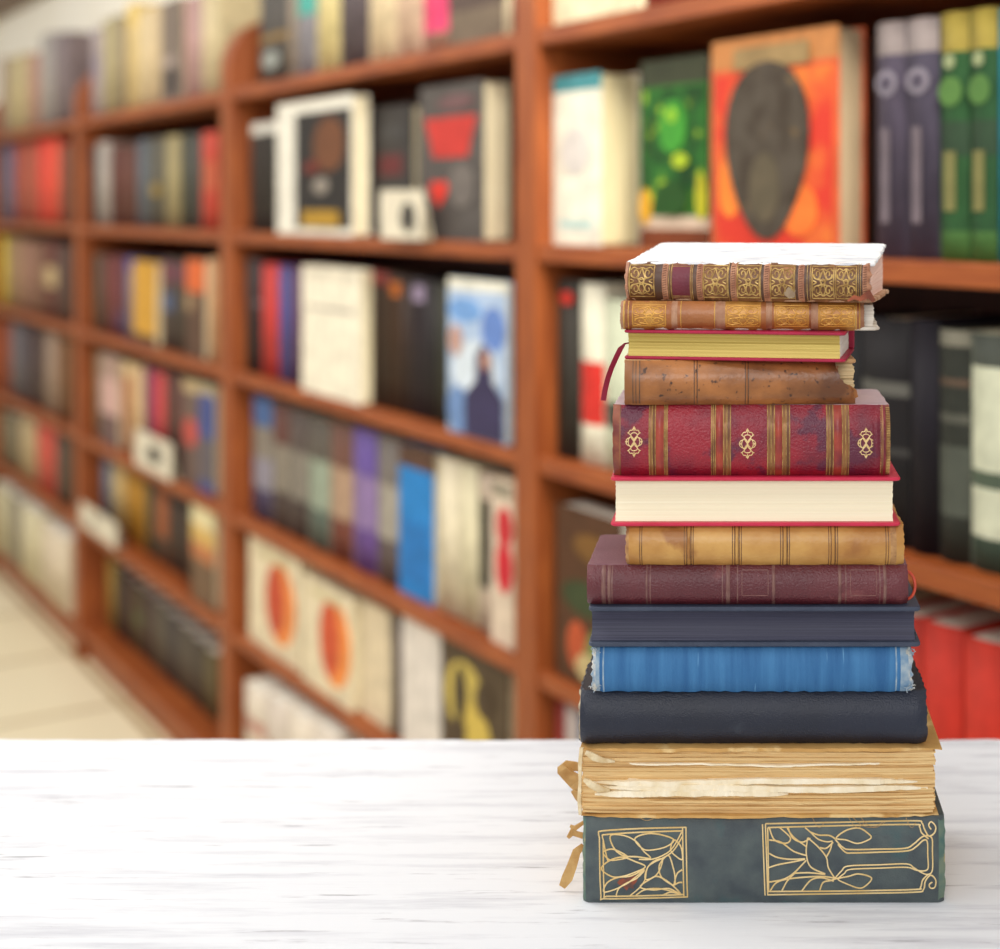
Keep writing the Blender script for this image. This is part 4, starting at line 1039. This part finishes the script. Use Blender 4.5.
def scroll_panel(px0, px1, z0, z1, Hpx, dens=1):
    """symmetrical foliage: frame, a stem, paired spirals and leaves"""
    L_ = []
    cx = (px0 + px1) / 2; w = (px1 - px0) / 2
    def P(x, y): return (cx + x * w, (z0 + z1) / 2 + y * (z1 - z0) / 2)
    L_.append([P(-1, -1), P(0, -1), P(1, -1), P(1, 0), P(1, 1), P(0, 1), P(-1, 1), P(-1, 0), P(-1, -1)])
    for sx in (-1, 1):
        for cy, sg in ((-.5, 1), (.5, -1)):
            sp = []
            for i in range(20):
                a = i / 19 * 2 * math.pi * 1.15; rr = .34 * (1 - .75 * i / 19)
                sp.append(P(sx * (.5 + rr * math.cos(a)), cy + sg * rr * 1.05 * math.sin(a)))
            L_.append(sp)
            L_.append(smooth_line([P(0, -.1 * sg), P(sx * .25, cy * .3), P(sx * .8, cy * .55), P(sx * .86, cy)], 4))
            L_.append(smooth_line([P(sx * .06, cy * 1.7), P(sx * .3, cy * 1.5), P(sx * .66, cy * 1.72), P(sx * .9, cy * 1.4)], 4))
        L_.append(smooth_line([P(0, -.86), P(sx * .22, -.5), P(sx * .1, -.1), P(sx * .3, .16), P(sx * .14, .5), P(0, .86)], 4))
        L_.append(smooth_line([P(sx * .9, -.12), P(sx * .62, 0), P(sx * .9, .12)], 4))
    L_.append([P(.2 * math.cos(a), .22 * math.sin(a)) for a in [i / 12 * 2 * math.pi for i in range(12)]]); L_[-1].append(L_[-1][0])
    return L_
goldp = mat('yellow_gilt', (230, 178, 86), (202, 146, 60), scale=90, rough=.4, metal=.25)
roseb = mat('panel_flower', (164, 96, 48), (140, 78, 40), scale=90, rough=.45)
for a, b in ((632, 665), (726, 760), (775, 808), (819, 854)):
    lines_mesh('gilt_panel', s, r2, goldp, scroll_panel(a, b, .14, .87, 30), .00024, .0001)
each_rule('gilt_rule', s, r2, goldp, [[(x_, zf / 10) for zf in range(11)] for x_ in (623, 627.5, 680.5, 714.5, 856, 859.5)], .0002)
# ---- 13 (top)
brn = mat('antique_brown_calf', (132, 88, 52), (92, 58, 34), scale=50, rough=0.42, bump=.35, bscale=400, c3=(170, 116, 76), w3=.6, s3=70, spec=.45)
pnk = mat('rubbed_pink_band', (190, 136, 104), (154, 98, 70), scale=140, rough=.5, bump=.5, bscale=700, bstretch=(.3, 1, 2))
labm = mat('burgundy_label', (112, 36, 52), (98, 28, 44), scale=80, rough=.5, bump=.3, bscale=600)
dkb = mat('dark_brown_strip', (74, 48, 36), (92, 62, 44), scale=90, rough=.45)
topm = mat('white_marbled_board', (244, 243, 242), (196, 200, 210), scale=60, lo=.42, hi=.7, stretch=(1, 2.5, 1), rough=.6, bump=.4, bscale=160, c3=(252, 251, 250), w3=.58, s3=40)
zb, T = ZB[12], ZB[13] - ZB[12] - GAP
r1 = stack_root('book', 624, 868, zb, 'antique brown book with gilt floral spine panels and white cover, top of the stack', -10, dy=0.002)
r1.scale.x = 1.018
s = Spine(622.5, 869, T, 0.0055)
def tear1(f): return -0.0006 - 0.0009 * math.sin(f * 9) ** 2 - (0.003 * max(0, .25 - f) / .25)
sec = [(622.5, 626, 1, 0), (626, 654, 0, 0), (654, 661, 3, 0), (661, 667, 1, .0011), (667, 669, 3, 0), (669, 671.5, 0, 0), (671.5, 689, 2, 0), (689, 692, 0, 0), (692, 696, 3, 0), (696, 702, 1, .0011), (702, 728, 0, 0), (728, 730, 3, 0), (730, 736, 1, .0011),
       (736, 760, 0, 0), (760, 763, 3, 0), (763, 769, 1, .0011), (769, 794, 0, 0), (794, 797, 3, 0), (797, 803, 1, .0011), (803, 808, 3, 0), (808, 855, 0, 0), (855, 860, 3, 0), (860, 865, 1, .0008), (865, 869, 1, 0)]
s.build(sec, [brn, pnk, labm, dkb], r1, jit=.0005, end_r=tear1)
hw = s.X(869); RISE = 0.0092; D1 = 0.100
board('cover_board', r1, mat('worn_brown_board', (150, 104, 72), (196, 160, 128), scale=60, rough=.7), -hw, hw + .002, .005, D1, 0, .0026, jit=.0007, seed=6)
board('cover_board', r1, topm, -hw, hw + .001, .0045, D1, T - .0022, T, jit=.0006, slope=RISE, corner=.006, seed=7)
pages(r1, page_mat('pink_sprinkled_pages', (240, 206, 192), (226, 180, 164), bump=.3), -hw + .003, hw - .0015, .009, D1 - .003, .0027, T - .0023, slope=RISE)
for a, b in ((628, 653), (703, 727), (737, 759), (770, 793), (811, 832), (834, 854)):
    lines_mesh('gilt_panel', s, r1, gold_old, scroll_panel(a, b, .10, .92, 40), .00042, .0001)
each_rule('gilt_rule', s, r1, gold_old, [[(x_, zf / 10) for zf in range(11)] for x_ in (668, 670.5, 690, 691.8, 702.5, 728, 736.5, 760, 769.5, 794, 806, 809, 856, 858)] +
           [[(671, z_), (680, z_), (689.5, z_)] for z_ in (.07, .12, .9, .95)], .0002)
hm = mat('hatch_brown', (120, 78, 56))
for bx in (664, 699, 733, 766, 800, 862.5):
    lines_mesh('band_hatching', s, r1, hm, [[(bx - 1.8, .1 + k * .8 / 13), (bx + 1.8, .12 + k * .8 / 13)] for k in range(14)], .00022, .0011)
# torn flap and gouge at the lower right corner
scrap(r1, [(s.X(846), -.0004, T * .05), (s.X(852), -.0012, T * .16), (s.X(858), -.0016, T * .1), (s.X(866), 0, T * .22), (hw + .001, .002, T * .05)], [.001, .0025, .003, .005, .002], seed=12, m=mat('torn_red_brown', (164, 84, 52), (120, 60, 40), scale=120), name='torn_leather')
scrap(r1, [(s.X(784), .0012, T * .2), (s.X(788), .0006, T * .24), (s.X(794), .0012, T * .22)], [.002, .006, .005], seed=13, m=mat('bare_grey_board', (170, 150, 122), (140, 116, 90), scale=120), name='bare_patch')

def fore_book(i, x0, x1, px0, px1, label, yaw, D, cov, pagem, bt, concave, over=0.004, dy=0.0, corner=.003, endm=None, spine_m=None):
    """book with its page edges to the front and its spine at the back"""
    zb, T = ZB[i], ZB[i + 1] - ZB[i] - GAP
    r = stack_root('book', x0, x1, zb, label, yaw, dy)
    cx = (x0 + x1) / 2; hw = (x1 - x0) / 2 * SCL
    board('cover_board', r, cov, -hw, hw, 0, D, 0, bt, corner=corner, seed=i)
    board('cover_board', r, cov, -hw, hw, 0, D, T - bt, T, corner=corner, seed=i + 9)
    pages(r, pagem, (px0 - cx) * SCL, (px1 - cx) * SCL, over, D - .004, bt + .0001, T - bt - .0001, concave=concave, seed=i, mats_end=endm)
    bm = bmesh.new(); box(bm, -hw, hw, D - .0035, D, bt, T - bt, bev=.0008); obj('spine', bm, spine_m or cov, r)
    return r, T, cx, hw
# ---- 5: dark navy book, dyed page edges
navc = mat('slate_navy_cloth', (48, 56, 75), (60, 68, 86), scale=40, rough=0.5, bump=.3, bscale=700)
navp = page_mat('navy_page_edges', (48, 48, 66), (70, 70, 90), fine=2400, rough=.6, bump=.3)
fore_book(4, 589, 920, 591.5, 915, 'slate navy book with dark dyed page edges facing front, under the maroon leather book', 0, 0.092, navc, navp, 0.0026, 0.0045)
# ---- 8: pink-red book with cream pages
pink = mat('pink_red_cloth', (206, 40, 76), (190, 28, 62), scale=40, rough=0.45, bump=.3, bscale=600)
crm = page_mat('bright_cream_pages', (246, 236, 208), (240, 228, 194), fine=2600, bump=.12)
fore_book(7, 611, 900, 615.5, 893, 'pink red hardback with thick cream page edges facing front, below the burgundy leather book', 0, 0.088, pink, crm, 0.0021, 0.0025)
# ---- 11: thin crimson book with gilt edges and a ribbon
crim = mat('crimson_cloth', (176, 16, 64), (152, 12, 54), scale=40, rough=0.45)
gilt_e = mat('gilt_page_edges', (196, 172, 88), (172, 146, 66), scale=6, stretch=(1, 1, 140), rough=0.42, metal=.25, bump=.3, bscale=6, bstretch=(1, 1, 160))
whp = page_mat('white_pages', (240, 234, 226), (222, 212, 204))
r, T, cx, hw = fore_book(10, 621.5, 845, 625.5, 839, 'thin crimson book with yellow gilt page edges and a ribbon hanging from its left', -8.5, 0.072, crim, gilt_e, 0.0017, 0.0012, over=.0025, endm=whp)

ribm = mat('crimson_ribbon', (140, 16, 50), (120, 12, 42), scale=60, rough=.4)
pts = [(632, 344.5), (625, 345), (619.5, 346), (615.5, 351), (611.5, 360), (607.5, 370), (604.5, 380), (602.3, 391), (601, 402)]
bm = bmesh.new(); R = []
for k, (px, py) in enumerate(pts):
    a = pts[max(0, k - 1)]; b = pts[min(len(pts) - 1, k + 1)]
    dx, dz = (b[0] - a[0]), -(b[1] - a[1]); l = math.hypot(dx, dz); nx_, nz_ = -dz / l, dx / l
    wv = .9 if k < 3 else 2.4
    c = Vector(((px - cx) * SCL, .012 - .0016 * k, PZ(py) - ZB[10]))
    off = Vector((nx_ * wv * SCL, .0008, nz_ * wv * SCL)); th = Vector((0, .00025, 0))
    R.append([bm.verts.new(c - off - th), bm.verts.new(c + off - th), bm.verts.new(c + off + th), bm.verts.new(c - off + th)])
for A, B in zip(R, R[1:]):
    for q in range(4): bm.faces.new((A[q], A[(q + 1) % 4], B[(q + 1) % 4], B[q]))
bm.faces.new(R[0]); bm.faces.new(R[-1])
obj('ribbon_bookmark', bm, ribm, r)
